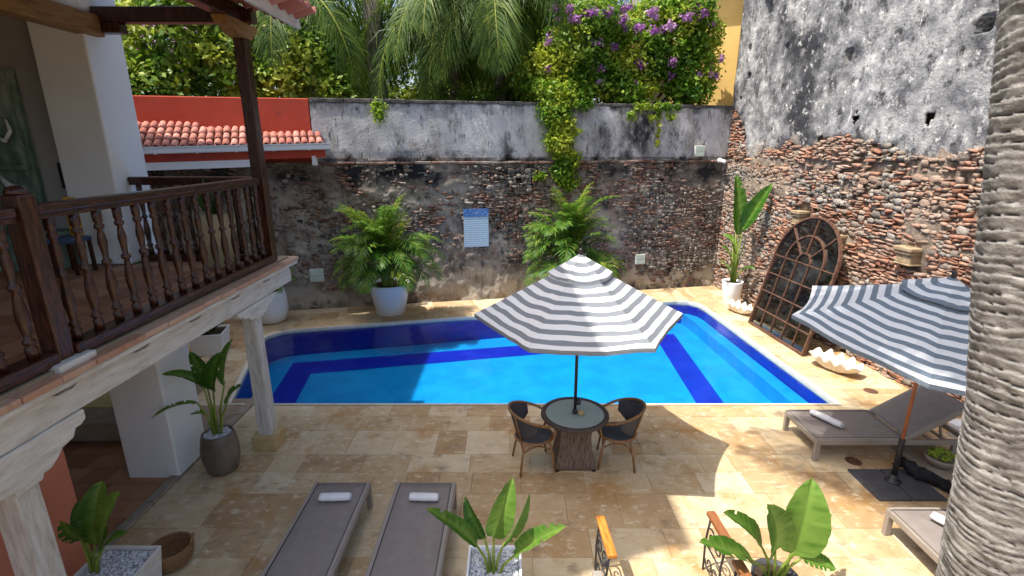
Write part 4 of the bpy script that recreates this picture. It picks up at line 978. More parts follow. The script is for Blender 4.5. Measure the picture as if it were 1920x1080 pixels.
def bistro_chair(label, loc, rz):
    """faces +x"""
    r = empty('bistro_chair', label, 'chair', loc, rz, 'cane armchairs at the round table')
    sh = .44; c = MATS
    seat = []
    for i in range(28):
        a = 2*math.pi*i/28; seat.append((.02+.235*math.cos(a)*(1+.05*math.cos(2*a)), .235*math.sin(a)))
    MB().prism(seat, sh-.012, sh+.006).build('seat', 'chair_mesh', r)
    MB().tube([(x, y, sh) for x, y in seat+seat[:1]], .017, 8, cap=False).build('seat_ring', 'chair_cane', r, True)
    # one bent hoop: the arms and the top of the back
    hoop = []; hz = []
    for i in range(33):
        u = i/32*2-1; a = math.pi+u*math.pi*.80
        x = .02+.285*math.cos(a); y = .30*math.sin(a)
        b = math.cos(u*math.pi*.5)**1.3
        z = sh+.22+.20*b; x -= .05*b
        hoop.append((x, y, z))
    s1 = hoop[0]; s2 = hoop[-1]
    path = [(.20, -.17, sh-.005), (.245, -.20, sh+.08), (.255, -.205, sh+.16)]+hoop+[(.255, .205, sh+.16), (.245, .20, sh+.08), (.20, .17, sh-.005)]
    MB().tube(path, .0185, 8).build('arm_hoop', 'chair_cane', r, True)
    # back panel
    V = []; F = []; n = 15; m = 6
    for i in range(n):
        u = (i/(n-1)*2-1)*.62; a = math.pi+u*math.pi*.80; b = math.cos(u*math.pi*.5)**1.3
        top = Vector((.02+.285*math.cos(a)-.05*b, .30*math.sin(a), sh+.22+.20*b)); bot = Vector((.02+.225*math.cos(a), .225*math.sin(a), sh+.02))
        bot = bot.lerp(top, .0+.55*abs(u/.62)**3)
        for j in range(m): V.append(bot.lerp(top, j/(m-1)))
    F = [(i*m+j, (i+1)*m+j, (i+1)*m+j+1, i*m+j+1) for i in range(n-1) for j in range(m-1)]
    o = MB().add(V, F).build('backrest', 'chair_mesh', r, True); md = o.modifiers.new('s', 'SOLIDIFY'); md.thickness = .008
    for u in (-.22, .22):
        a = math.pi+u*math.pi*.80; b = math.cos(u*math.pi*.5)**1.3
        MB().tube([(.02+.232*math.cos(a), .232*math.sin(a), sh), (.02+.292*math.cos(a)-.05*b, .305*math.sin(a), sh+.21+.20*b)], .012, 6).build('back_stay', 'chair_cane', r, True)
    feet = {}
    for sx, sy in ((1, 1), (1, -1), (-1, 1), (-1, -1)):
        t = Vector((.02+sx*.165, sy*.165, sh-.01)); f = Vector((.02+sx*.235, sy*.235, 0)); feet[(sx, sy)] = (t, f)
        MB().tube([t, t.lerp(f, .5)+Vector((sx*.006, sy*.006, 0)), f], [.017, .016, .015], 8).build('leg', 'chair_cane', r, True)
    for a, b in (((1, 1), (1, -1)), ((-1, 1), (-1, -1)), ((1, 1), (-1, 1)), ((1, -1), (-1, -1))):
        p = feet[a][0].lerp(feet[a][1], .30); q = feet[b][0].lerp(feet[b][1], .30); md = (p+q)/2+Vector((0, 0, .085))
        MB().tube([p, p.lerp(md, .5)+Vector((0, 0, .02)), md, q.lerp(md, .5)+Vector((0, 0, .02)), q], .011, 6).build('stretcher', 'chair_cane', r, True)
    return r
bistro_chair('cane bistro armchair on the left side of the round table', (.27, 5.86, 0), R(12))
bistro_chair('cane bistro armchair on the right side of the round table', (1.42, 5.93, 0), R(172))

# ------------------------------------------------------------------ arched mirror
def mirror():
    bc = Vector((5.83, 10.46, .01)); ax = Vector((.085, -1, 0)).normalized(); apex = Vector((6.47, 10.52, 2.66))
    upv = (apex-bc); Ht = upv.length; upv.normalize(); ax = (ax-upv*ax.dot(upv)).normalized(); nn = upv.cross(ax)   # towards the pool
    if nn.x > 0: nn = -nn
    W = 2.0; rad = W/2; spr = Ht-rad
    r = empty('arched_mirror', 'large rusty iron arched window mirror leaning on the brick wall', 'mirror', (0, 0, 0))
    def P(u, v, o=0.0): return bc+ax*u+upv*v+nn*o
    arc = lambda q, n, a0=0, a1=math.pi: [(q*math.cos(a0+(a1-a0)*i/n), spr+q*math.sin(a0+(a1-a0)*i/n)) for i in range(n+1)]
    def barp(pts, w, h, nm):
        V = []; F = []
        for i, (u, v) in enumerate(pts):
            a = pts[max(0, i-1)]; b = pts[min(len(pts)-1, i+1)]; dx, dy = b[0]-a[0], b[1]-a[1]; l = math.hypot(dx, dy); nx, ny = -dy/l, dx/l
            V += [P(u+nx*w/2, v+ny*w/2, -.01), P(u-nx*w/2, v-ny*w/2, -.01), P(u-nx*w/2, v-ny*w/2, h), P(u+nx*w/2, v+ny*w/2, h)]
        for i in range(len(pts)-1): F += [(i*4+j, i*4+(j+1) % 4, (i+1)*4+(j+1) % 4, (i+1)*4+j) for j in range(4)]
        F += [(3, 2, 1, 0), tuple(4*(len(pts)-1)+j for j in range(4))]
        bm = MB().add(V, F).build(nm, 'rusty_iron', r); return bm
    barp([(-rad, 0)]+[(-rad, spr*.5)]+[(-q[0], q[1]) for q in arc(rad, 40)]+[(rad, spr*.5), (rad, 0)], .042, .05, 'frame')
    barp([(-rad+.03, .02), (rad-.03, .02)], .042, .045, 'bottom_bar')
    for k in range(1, 5): barp([(-rad+W*k/5, .05), (-rad+W*k/5, spr)], .017, .027-.001*k, 'glazing_bar')
    for k in range(1, 5): barp([(-rad+.03, spr*k/4), (rad-.03, spr*k/4)], .020, .034, 'cross_bar')
    barp(arc(rad*.60, 26), .030, .034, 'inner_arc'); barp(arc(rad*.22, 14), .026, .034, 'hub_arc')
    for a in (45, 90, 135): 
        c, s = math.cos(R(a)), math.sin(R(a)); barp([(rad*.23*c, spr+rad*.23*s), (rad*.98*c, spr+rad*.98*s)], .024, .030, 'spoke')
    # panes
    def pane(pts):
        V = [P(u, v, .0) for u, v in pts]; n = len(V)
        j = Matrix.Rotation(random.uniform(-.012, .012), 3, ax) @ Matrix.Rotation(random.uniform(-.012, .012), 3, upv)
        c = sum(V, Vector())/n; V = [c+j @ (v-c) for v in V]
        MB().add(V+[v-nn*.006 for v in V], [tuple(range(n)), tuple(range(2*n-1, n-1, -1))]).build('pane', 'mirror_glass', r)
    for i in range(5):
        for k in range(4):
            a, b = -rad+W*i/5+.004, -rad+W*(i+1)/5-.004; c, d = spr*k/4+.004, spr*(k+1)/4-.004
            pane([(a, c), (b, c), (b, d), (a, d)])
    for q0, q1 in ((.001, .21), (.23, .59), (.61, .99)):
        for s in range(4):
            a0, a1 = R(45*s+.6), R(45*s+44.4)
            o = [(rad*q1*math.cos(a0+(a1-a0)*i/8), spr+.004+rad*q1*math.sin(a0+(a1-a0)*i/8)) for i in range(9)]
            ii = [(rad*q0*math.cos(a0+(a1-a0)*i/8), spr+.004+rad*q0*math.sin(a0+(a1-a0)*i/8)) for i in range(8, -1, -1)] if q0 > .01 else [(0, spr+.004)]
            pane(o+ii)
mirror()

# ------------------------------------------------------------------ clam shells, drain
def clam(label, loc, rz, L=.62):
    V = []; n, m = 96, 10; k = 4.5
    for i in range(n):
        a = 2*math.pi*i/n; ca, sa = math.cos(a), math.sin(a)
        x0 = math.copysign(abs(ca)**.75, ca); rib = (1+math.cos(2*math.pi*k*x0*.5))/2; edge = abs(sa)**.7
        for j in range(m):
            t = (j+.15)/(m-.85)
            x = L/2*t*x0; y = L*.21*t*math.copysign(edge, sa)*(1+.22*rib*t)
            z = .02+L*(.20*t**2.2+.13*rib*edge*t**1.5)
            V.append((x+random.uniform(-.002, .002), y, z+random.uniform(-.002, .002)))
    F = [(i*m+j, ((i+1) % n)*m+j, ((i+1) % n)*m+j+1, i*m+j+1) for i in range(n) for j in range(m-1)]+[tuple(i*m for i in range(n-1, -1, -1))]
    o = MB().add(V, F).build('clam_shell', 'shell', None, True, loc, (0, R(3), rz)); md = o.modifiers.new('s', 'SOLIDIFY'); md.thickness = .03; md.offset = 0
    tag(o, label, 'shell', 'giant clam shells by the pool'); return o
clam('big white ribbed clam shell in front of the mirror, near the lounger', (6.10, 8.78, .0), R(-58), .92)
clam('big white ribbed clam shell between the corner plant pot and the mirror', (5.80, 12.22, .0), R(-62), .78)
o = MB().lathe([(.001, .007), (.10, .007), (.11, .004), (.11, 0)], 20, (6.25, 7.95, .001)).build('drain_cover', 'rusty_iron'); tag(o, 'round metal drain cover in the paving beside the pool corner', 'drain')
o = MB().lathe([(.001, .007), (.09, .007), (.10, .004), (.10, 0)], 20, (4.62, 5.92, .001)).build('drain_cover', 'rusty_iron'); tag(o, 'round metal drain cover in the paving under the raised lounger', 'drain')

# ------------------------------------------------------------------ iron trestles with wooden bars, basket
def trestle(label, loc, m, L=.52, z=.62, rz=0.0, w=.085):
    r = empty('iron_trestle', label, 'trestle', loc, rz, 'wood topped iron trestles')
    o = MB().box((0, -L/2, z), (w, L, .045)).build('top_bar', m, r); bevel(o, .01, 3)
    MB().box((0, -L/2, z-.031), (.035, L-.04, .014)).build('iron_strap', 'black_iron', r)
    for y in (-.05, -L+.05): MB().tube([(-.015, y, z-.04), (-.03, y+.02, z*.5), (-.03, y, 0)], .011, 8).build('leg', 'black_iron', r, True)
    for s, y0 in ((1, -.15), (-1, -L+.15)):
        pts = []
        for i in range(26):
            a = i/25*2.6*math.pi; q = .10*(1-.75*i/25); pts.append((-.03, y0+s*q*math.cos(a), z-.18+q*math.sin(a)))
        MB().tube(pts, .008, 6).build('scroll', 'black_iron', r, True)
        pts = []
        for i in range(20):
            a = i/19*2.2*math.pi; q = .085*(1-.7*i/19); pts.append((-.03, y0+s*q*math.cos(a), .16-q*math.sin(a)))
        MB().tube(pts, .008, 6).build('scroll', 'black_iron', r, True)
    MB().tube([(-.03, -.05, .32), (-.03, -L+.05, .32)], .009, 6).build('brace', 'black_iron', r, True)
    return r
trestle('iron trestle with a bright orange wooden bar on the shaded paving', (.86, 4.12, 0), 'orange_wood', .50, .62, R(3))
trestle('iron trestle with a dull grey wooden bar at the bottom edge', (.73, 3.50, 0), 'lounger_frame', .50, .58, R(2))
trestle('iron trestle with a brown wooden bar left of the large banana plant', (1.95, 4.16, 0), 'brown_wood', .44, .64, R(2))
trestle('iron trestle with a brown bar partly hidden behind banana leaves', (1.97, 3.60, 0), 'brown_wood', .50, .60, R(2), .10)
def basket():
    r = empty('wicker_basket', 'round brown wicker basket lying beside the square pot', 'basket', (-3.45, 4.18, 0), R(20)); r.scale = (.82, .82, .82)
    MB().lathe([(.16, .01), (.21, .08), (.235, .18), (.24, .26), (.225, .26), (.22, .18), (.19, .09), (.02, .03)], 28, cap=False).build('body', 'basket', r, True)
    MB().tube([(.232*math.cos(i*math.pi/14), .232*math.sin(i*math.pi/14), .265) for i in range(29)], .016, 8, cap=False).build('rim', 'basket', r, True)
    for z, q in ((.09, .215), (.15, .232), (.21, .24)):
        MB().tube([(q*math.cos(i*math.pi/14), q*math.sin(i*math.pi/14), z) for i in range(29)], .009, 6, cap=False).build('band', 'basket', r, True)
    MB().tube([(.22, -.08, .26), (.25, -.06, .33), (.26, 0, .36), (.25, .06, .33), (.22, .08, .26)], .014, 8).build('handle', 'basket', r, True)
basket()
# ------------------------------------------------------------------ plants
def blade_mesh(p0, p1, w, roll, m, droop=.10, fold=.30, k=22, rip=.03, seed=0, tear=0.0):
    """a paddle leaf from p0 to p1 with a folded midrib"""
    rs = np.random.RandomState(seed); p0 = Vector(p0); p1 = Vector(p1); d = p1-p0; L = d.length; t = d.normalized()
    view = Vector((0, -.75, .65))                       # upper side looks out and up
    side = t.cross(view).normalized(); nrm = side.cross(t).normalized()
    q = Matrix.Rotation(R(roll), 3, t); side = q @ side; nrm = q @ nrm
    V = []; tint = []; base = rs.rand()*.6+.2
    for i in range(k+1):
        u = i/k; c = p0+d*u+nrm*(droop*L*math.sin(math.pi*u)*.9)-Vector((0, 0, 1))*(droop*.6*L*u*u)
        ww = w*.5*(math.sin(math.pi*min(1, u**.72))**.62)*(1 if u < .97 else .6)+.002
        for j, v in enumerate((-1, -.55, -.06, 0, .06, .55, 1)):
            r = rip*w*math.sin(9*u+seed+v*2)*abs(v)+rip*w*rs.normal()*abs(v)*.5
            V.append(c+side*(v*ww)+nrm*(abs(v)*ww*fold*2+r+(-.004 if v == 0 else 0)))
            tint.append(min(1, max(0, base+(.40 if abs(v) < .1 else 0)+.10*math.sin(u*55+abs(v)*9)+.22*(u > .95)+.10*(v > 0)+rs.normal()*.07)))
    cut = rs.rand(k, 2) < tear
    F = [(i*7+j, i*7+j+1, (i+1)*7+j+1, (i+1)*7+j) for i in range(k) for j in range(6) if not ((j == 0 and cut[i, 0]) or (j == 5 and cut[i, 1]))]
    return fast_mesh('leaf', [tuple(v) for v in V], F, m, tint, True)
LEAVES = {
'center': ((-0.169, 3.67, 0.40), [((-0.31,3.64,0.73),(-0.70,3.47,1.27),0.15,40), ((-0.24,3.69,0.75),(-0.42,3.83,1.10),0.14,-30), ((-0.16,3.67,0.79),(-0.00,3.67,1.43),0.22,10), ((-0.09,3.71,0.64),(0.16,3.91,1.07),0.13,60), ((0.02,3.65,0.61),(0.46,3.57,1.02),0.17,-35)]),
'right': ((2.376,3.68,0.36), [((2.21,3.65,0.69),(1.74,3.48,1.24),0.21,35), ((2.32,3.64,0.67),(2.07,3.44,1.35),0.34,5), ((2.53,3.70,0.57),(2.62,3.78,1.34),0.40,-12), ((2.13,3.64,0.57),(1.52,3.38,1.02),0.20,40), ((2.64,3.73,0.75),(3.00,3.98,0.79),0.11,-40), ((2.59,3.67,0.57),(2.84,3.58,0.54),0.18,-30)]),
'bl': ((-3.83,3.72,0.34), [((-3.77,3.75,0.64),(-3.72,3.92,1.21),0.30,8), ((-3.67,3.70,0.67),(-3.25,3.56,1.36),0.25,-15), ((-3.85,3.76,0.70),(-4.02,3.96,0.95),0.16,30), ((-3.82,3.69,0.74),(-3.77,3.52,1.11),0.15,40), ((-3.69,3.71,0.60),(-3.34,3.62,0.89),0.15,-40)]),
'bop': ((-3.80,5.74,0.50), [((-3.75,5.73,1.15),(-3.52,5.64,1.75),0.22,5), ((-3.83,5.75,1.17),(-4.03,5.84,1.66),0.18,30), ((-3.85,5.71,1.22),(-4.21,5.54,1.50),0.17,45), ((-3.93,5.66,1.02),(-4.36,5.42,0.97),0.10,50), ((-3.64,5.78,1.18),(-3.55,5.98,1.78),0.20,-30), ((-3.61,5.73,0.97),(-3.33,5.64,1.29),0.14,-40), ((-3.88,5.70,0.84),(-3.98,5.56,0.92),0.07,30)]),
'corner': ((5.88,12.95,0.60), [((5.87,12.95,1.90),(5.64,12.95,3.45),0.42,5), ((5.94,12.92,2.02),(6.38,12.55,3.28),0.38,-25), ((5.84,12.98,1.58),(5.54,13.15,1.90),0.30,30), ((5.73,12.92,1.34),(5.38,12.75,1.66),0.22,30), ((5.71,12.89,0.99),(5.33,12.65,1.28),0.20,40), ((6.05,12.85,0.99),(6.28,12.60,1.10),0.18,-40)]),
}
def leafy(name, label, key, droop=.10, fold=.30, stalk=.013, extra=0):
    b, ls = LEAVES[key]; b = Vector(b); r = empty(name, label, 'plant', b)
    for i, (s, t, w, roll) in enumerate(ls):
        o = link('leaf', blade_mesh(Vector(s)-b, Vector(t)-b, w, roll, 'banana_leaf', droop*(.6+.9*random.random()), fold, seed=len(key)*7+i, tear=.16 if i >= 3 else .04), r)
        s = Vector(s)-b; t = Vector(t)-b; st = Vector((s.x*.22, s.y*.22+random.uniform(-.02, .02), -.06)); md = st.lerp(s, .55)+Vector((0, 0, .05*s.length))-Vector((s.x, s.y, 0))*.15
        MB().tube([st, md, s, s+(t-s)*.12], [stalk*1.35, stalk, stalk*.75, stalk*.5], 8).build('stem', 'stalk', o, True)
    for i in range(extra):
        a = i*2.4; e = Vector((.16*math.cos(a)+.02, .12*math.sin(a), 1.0+.35*random.random()))
        MB().tube([(.03*math.cos(a), .03*math.sin(a), -.06), (e.x*.4, e.y*.4, e.z*.55), tuple(e)], [stalk*1.2, stalk, stalk*.4], 7).build('stem', 'stalk', r, True)
    return r
leafy('banana_plant', 'banana plant with upright leaves in the white square pot between lounger and orange bar', 'center', .06, .32)
leafy('banana_plant', 'broad leaved banana plant lit by the sun at the bottom right', 'right', .05, .16)
leafy('banana_plant', 'dark banana plant in the pebble filled square pot beside the arcade', 'bl', .05, .2)
leafy('bird_of_paradise_plant', 'paddle leaved plant in the tall bronze pot beside the white column', 'bop', .08, .28)
leafy('traveller_palm', 'tall slender stalked plant in the white pot at the wall corner', 'corner', .05, .24, .022, 7)

def pebbles(parent, w, z, n, rnd=False, seed=1):
    rs = np.random.RandomState(seed); V = []; F = []; T = []
    ico = np.array([(1, 0, 0), (-1, 0, 0), (0, 1, 0), (0, -1, 0), (0, 0, .7), (0, 0, -.7)]); fc = np.array([(0, 2, 4), (2, 1, 4), (1, 3, 4), (3, 0, 4), (2, 0, 5), (1, 2, 5), (3, 1, 5), (0, 3, 5)])
    for i in range(n):
        if rnd: a = rs.rand()*6.28; q = w*math.sqrt(rs.rand()); x, y = q*math.cos(a), q*math.sin(a)
        else: x, y = rs.uniform(-w, w, 2)
        s = rs.uniform(.010, .021); a = rs.rand()*3; c, sn = math.cos(a), math.sin(a)
        p = ico*s*np.array([1.3, .9, .8]); p = np.stack([p[:, 0]*c-p[:, 1]*sn, p[:, 0]*sn+p[:, 1]*c, p[:, 2]], 1)+np.array([x, y, z+rs.uniform(0, .012)])
        F.append(fc+6*i); V.append(p); T.append(np.full(6, rs.rand()))
    tag(link('pebbles', fast_mesh('pebbles', np.concatenate(V), np.concatenate(F), 'pebble', np.concatenate(T), True), parent), kind='stuff')
def square_pot(label, loc, w, h, m, rz=0, soil=False):
    r = empty('square_pot', label, 'pot', loc, rz)
    a, t = w/2, .022
    mb = MB(); b = a*.86
    ring = lambda q, z: [(-q, -q, z), (q, -q, z), (q, q, z), (-q, q, z)]
    V = ring(b, 0)+ring(a, h)+ring(a-t, h)+ring(a-t*1.3, h-.06)
    F = [(3, 2, 1, 0)]+[(k*4+i, k*4+(i+1) % 4, k*4+4+(i+1) % 4, k*4+4+i) for k in range(3) for i in range(4)]+[(12, 13, 14, 15)]
    o = mb.add(V, F).build('body', m, r); bevel(o, .008)
    if not soil: pebbles(r, a-t*1.8, h-.045, int(900*w*w/.2), seed=int(w*100))
    else: MB().box((0, 0, h-.045), (2*a-3*t, 2*a-3*t, .02)).build('soil', 'soil', r)
    return r
def round_pot(name, label, loc, prof, m, soilr, soilz, n=32, peb=False):
    r = empty(name, label, 'pot', loc)
    MB().lathe(prof, n, cap=False).build('body', m, r, True)
    MB().lathe([(.001, prof[0][1]+.002), (prof[0][0], prof[0][1]+.002)], n, cap=False).build('base', m, r)
    MB().lathe([(.001, soilz+.02), (soilr*.6, soilz+.015), (soilr, soilz)], n, cap=False).build('soil', 'soil', r, True)
    if peb: pebbles(r, soilr-.012, soilz+.015, 420, True, 5)
    return r
square_pot('white square pot of grey pebbles at the centre bottom', (-.16, 3.70, 0), .50, .45, 'white_pot')
square_pot('pale square pot of grey pebbles at the lower left beside the column', (-3.66, 3.72, 0), .56, .40, 'concrete_pot')
round_pot('round_pot', 'dark round pot under the sunlit banana plant', (2.39, 3.68, 0), [(.13, 0), (.17, .05), (.20, .25), (.205, .36), (.19, .36), (.17, .30)], 'slate', .175, .32)
round_pot('tall_pot', 'tall tapered bronze pot topped with white pebbles beside the column', (-3.80, 5.74, 0), [(.155, 0), (.185, .04), (.222, .20), (.228, .34), (.205, .48), (.185, .555), (.172, .56), (.165, .52)], 'bronze_pot', .166, .515, peb=True)
round_pot('planter', 'large white tapered pot holding the bushy palm on the left of the back wall', (-3.10, 12.26, 0), [(.33, 0), (.36, .02), (.50, .74), (.515, .80), (.49, .80), (.47, .74)], 'white_pot', .475, .72, 40)
round_pot('planter', 'white rounded pot by the back wall just past the balcony corner', (-5.86, 11.62, 0), [(.26, 0), (.34, .05), (.40, .30), (.39, .60), (.35, .80), (.33, .80), (.33, .74)], 'white_pot', .335, .72, 40)
round_pot('planter', 'white tapered pot with tall stalks in the wall corner', (5.88, 12.95, 0), [(.19, 0), (.20, .02), (.265, .62), (.27, .66), (.25, .66), (.24, .6)], 'white_pot', .245, .58, 36)
round_pot('planter', 'white pot behind the striped parasol at the foot of the stone wall', (1.55, 13.25, 0), [(.30, 0), (.33, .02), (.42, .62), (.43, .68), (.41, .68), (.39, .6)], 'white_pot', .40, .60, 36)
round_pot('tall_pot', 'tall beige pot in the far corner of the balcony behind the balusters', (-3.98, 6.72, 2.535), [(.17, 0), (.19, .03), (.24, .35), (.25, .62), (.24, .72), (.22, .72), (.21, .66)], 'beige_pot', .215, .66, 28)
sp = square_pot('low white square planter by the pool edge, seen under the balcony', (-6.25, 9.75, 0), .62, .45, 'white_pot', R(14), True)

# --- fronds
def frond_mesh(name, L, e0, e1, nl, ll, m, seed, width=.022, hang=.35, vee=.5, k=16, bend=1.25, plume=0.0):
    """feather leaf: starts at origin along +x with pitch e0 bending to e1"""
    rs = np.random.RandomState(seed); P = [Vector((0, 0, 0))]; T = []
    for i in range(k):
        u = (i+.5)/k; e = R(e0+(e1-e0)*u**bend); d = Vector((math.cos(e), .0, math.sin(e))); T.append(d); P.append(P[-1]+d*(L/k))
    V = []; F = []; tint = []; base = rs.rand()*.5+.15
    for i in range(k):   # rachis
        r = .016*L/1.6*(1-.8*i/k)+.002; r2 = .016*L/1.6*(1-.8*(i+1)/k)+.002; o = len(V)
        for p, q in ((P[i], r), (P[i+1], r2)): V += [p+Vector((0, q, 0)), p+Vector((0, -q, 0)), p+Vector((0, 0, q*1.2))]
        F += [(o, o+1, o+4, o+3), (o+1, o+2, o+5, o+4), (o+2, o, o+3, o+5)]; tint += [.95]*6
    for j in range(nl):
        u = .16+.84*(j+.5)/nl; f = u*k; i = min(k-1, int(f)); p = P[i].lerp(P[i+1], f-i); t = T[i]
        up = Vector((0, 1, 0)).cross(t)*-1; up = t.cross(Vector((0, 1, 0)))*-1
        up = Vector((-t.z, 0, t.x))
        ln = ll*(math.sin(math.pi*min(.97, .14+u*.86))**.6)*(1+.12*rs.normal())
        for s in (-1, 1):
            d = (t*(.55+.5*u+plume*.4*rs.normal())+Vector((0, s, 0))*1.0+up*(vee*(.6+.4*rs.rand())+plume*rs.normal())).normalized()
            a = p; b = p+d*ln*.5+Vector((0, 0, -hang*ln*.10)); c = p+d*ln*.92+Vector((0, 0, -hang*ln*(.55+.2*rs.rand())))
            wv = t.cross(d).cross(d); wv = wv.normalized()*width*(1 if u < .8 else .7)
            o = len(V); V += [a-wv*.4, a+wv*.4, b+wv, b-wv, c+wv*.25, c-wv*.25]
            F += [(o, o+1, o+2, o+3), (o+3, o+2, o+4, o+5)]; tv = min(1, max(0, base+rs.normal()*.20)); tint += [tv]*6
    return fast_mesh(name, [tuple(v) for v in V], F, m, tint)
ARECA = [frond_mesh('frond', 1.55, e0, e1, 38, .40, 'areca_leaf', i, .014, .5, .4, 16, 1.25, .18) for i, (e0, e1) in enumerate(((80, 5), (72, -35), (62, -60), (50, -70), (84, 30), (40, -65)))]
def areca2(label, loc, n, seed, s0, s1, hgt, spread):
    r = empty('areca_palm', label, 'palm', loc); rs = random.Random(seed)
    for i in range(n):
        a = i*2.39996+rs.uniform(-.3, .3)
        if math.sin(a) > .35: a = -a
        u = rs.random(); v = ARECA[[4, 4, 0, 0, 0, 1, 1, 1, 2, 2, 3, 5][min(11, int(12*u))]]
        h = .22+(hgt-.1)*(1.1-u)*rs.uniform(.25, 1.0); sc = rs.uniform(s0, s1)
        p = Vector((math.cos(a)*spread*.5, math.sin(a)*spread*.5, h))
        link('frond', v, r, p, (rs.uniform(-.2, .2), rs.uniform(-.12, .12), a), (sc, sc, sc))
        MB().tube([(p.x*.55, p.y*.55, -.06), tuple(p)], [.016, .010], 6).build('stem', 'stalk', r)
    return r
areca2('bushy areca palm in the big white pot, left of the blue notice', (-3.10, 12.14, .73), 66, 5, .66, 1.02, 1.30, .36)
areca2('areca palm behind the top of the striped table parasol', (1.55, 13.15, .62), 60, 11, .70, 1.05, 1.50, .34)
areca2('small dark palm in the pot beyond the balcony corner', (-5.86, 11.60, .73), 12, 21, .40, .62, .25, .25)

def grassy(label, loc, n, h, m='fern_leaf', seed=1, spread=.5, name='grass_plant', cat='plant'):
    r = empty(name, label, cat, loc); rs = np.random.RandomState(seed)
    for i in range(n):
        a = rs.rand()*6.28; q = spread*rs.uniform(.3, 1); e = Vector((math.cos(a)*q, math.sin(a)*q, h*rs.uniform(.55, 1)))
        me = blade_mesh((math.cos(a)*.04, math.sin(a)*.04, 0), e, .03+.02*rs.rand(), rs.uniform(-40, 40), m, .14, .2, 7, 0, i+seed); link('leaf', me, r)
grassy('spiky green plant in the tall beige balcony pot', (-3.98, 6.72, 3.19), 16, .62, 'fern_leaf', 3, .42)
grassy('trailing dark leaved plant in the low white planter by the pool', (-6.25, 9.75, .41), 40, .34, 'fern_leaf', 8, .42)

# --- leaf masses
def leaf_cloud(n, blobs, size, seed, flat=.5, shell=.55):
    rs = np.random.RandomState(seed); w = np.array([b[1][0]*b[1][1]*b[1][2] for b in blobs])**.75; w = w/w.sum(); k = rs.choice(len(blobs), n, p=w)
    C = np.array([b[0] for b in blobs])[k]; A = np.array([b[1] for b in blobs])[k]
    d = rs.normal(size=(n, 3)); d /= np.linalg.norm(d, axis=1)[:, None]; q = (shell+(1-shell)*rs.rand(n))*(1+.10*rs.normal(size=n))
    P = C+d*A*q[:, None]
    # twigs: pull points together in small sprays
    g = rs.randint(0, max(1, n//9), n); off = rs.normal(size=(n//9+1, 3))*.10; P += off[g]*A.mean(1)[:, None]*.6
    nm = d*(1-flat)+rs.normal(size=(n, 3))*.55+np.array([0, -.1, flat]); nm /= np.linalg.norm(nm, axis=1)[:, None]
    t = np.cross(nm, rs.normal(size=(n, 3))); t /= np.linalg.norm(t, axis=1)[:, None]; b = np.cross(nm, t)
    s = size*rs.uniform(.6, 1.3, n)[:, None]
    V = np.stack([P-t*s, P-b*s*.5+nm*s*.12, P+t*s, P+b*s*.5+nm*s*.12], 1).reshape(-1, 3)
    F = np.arange(4*n).reshape(n, 4)
    patch = fbm(P[:, 0]*1.1+P[:, 1], P[:, 2]*1.1, 3, seed)
    tint = np.clip((patch-.5)*2.4+.55+rs.normal(size=n)*.18, 0, 1)
    return V, F, np.repeat(tint, 4)
def branches(parent, base, tips, r0, m='branch', nm='branch'):
    for t in tips:
        b = Vector(base); t = Vector(t); md = b.lerp(t, .5)+Vector((random.uniform(-.2, .2), random.uniform(-.2, .2), .25))
        MB().tube([b, b.lerp(md, .6), md, t], [r0, r0*.75, r0*.5, r0*.15], 7).build(nm, m, parent, True)
def bush(name, label, cat, base, blobs, n, size, m, seed, trunk=.10, flat=.5, group=None, flowers=None, crown='crown'):
    r = empty(name, label, cat, base, 0, group); b = Vector(base)
    V, F, T = leaf_cloud(n, blobs, size, seed, flat); V = V-np.array(b)
    link(crown, fast_mesh(crown, V, F, m, T), r)
    zt = min(q[0][2] for q in blobs)
    fork = Vector((0, 0, max(.4, (zt-b.z)*.6)))
    MB().tube([(0, 0, -.1), (trunk*.4, 0, fork.z*.5), tuple(fork)], [trunk*1.3, trunk, trunk*.85], 9).build('trunk', 'branch', r, True)
    branches(r, fork, [Vector(q[0])-b for q in blobs], trunk*.7)
    if flowers:
        fb_, fn, fs = flowers; V, F, T = leaf_cloud(fn, fb_, fs, seed+5, .4, .2); V = V-np.array(b)
        tag(link('blossom', fast_mesh('blossom', V, F, 'flower', T), r), kind='stuff')
    return r
# bougainvillea over the wall on the right
rs = random.Random(2)
BL = [((2.4, 14.9, 6.0), (.9, .6, .75)), ((3.4, 15.1, 6.5), (1.0, .7, .9)), ((4.4, 15.2, 6.7), (1.0, .7, 1.0)), ((5.1, 15.2, 6.2), (.75, .6, 1.0)), ((4.9, 15.0, 5.6), (.75, .5, .45)), ((3.2, 14.8, 5.6), (.9, .5, .45)),
      ((1.5, 14.5, 6.4), (.9, .6, .9)), ((2.2, 14.6, 7.3), (.9, .5, .6)), ((4.7, 14.9, 7.6), (.8, .5, .5)), ((.7, 14.5, 5.9), (.7, .5, .65)), ((1.4, 14.2, 5.5), (.75, .35, .5)), ((3.9, 15.2, 7.5), (.9, .6, .55)), ((2.5, 14.9, 6.9), (.8, .5, .5)), ((5.3, 15.2, 7.1), (.55, .5, .5))]
fl = [((fx, 14.05+.12*fx+rs.uniform(-.1, .15), rs.uniform(5.6, 7.7)), (.13, .12, .12)) for fx in [rs.uniform(.8, 5.6) for _ in range(34)]]+[((1.6+.42*k, 14.1+.05*k, 7.2+.2*math.sin(k)), (.2, .15, .14)) for k in range(9)]
bush('bougainvillea', 'sprawling bougainvillea with purple blossoms over the wall beside the yellow building', 'shrub', (3.2, 15.4, 0), BL, 26000, .072, 'vine_leaf', 12, .12, .5, None, (fl, 1700, .055))
vb = []
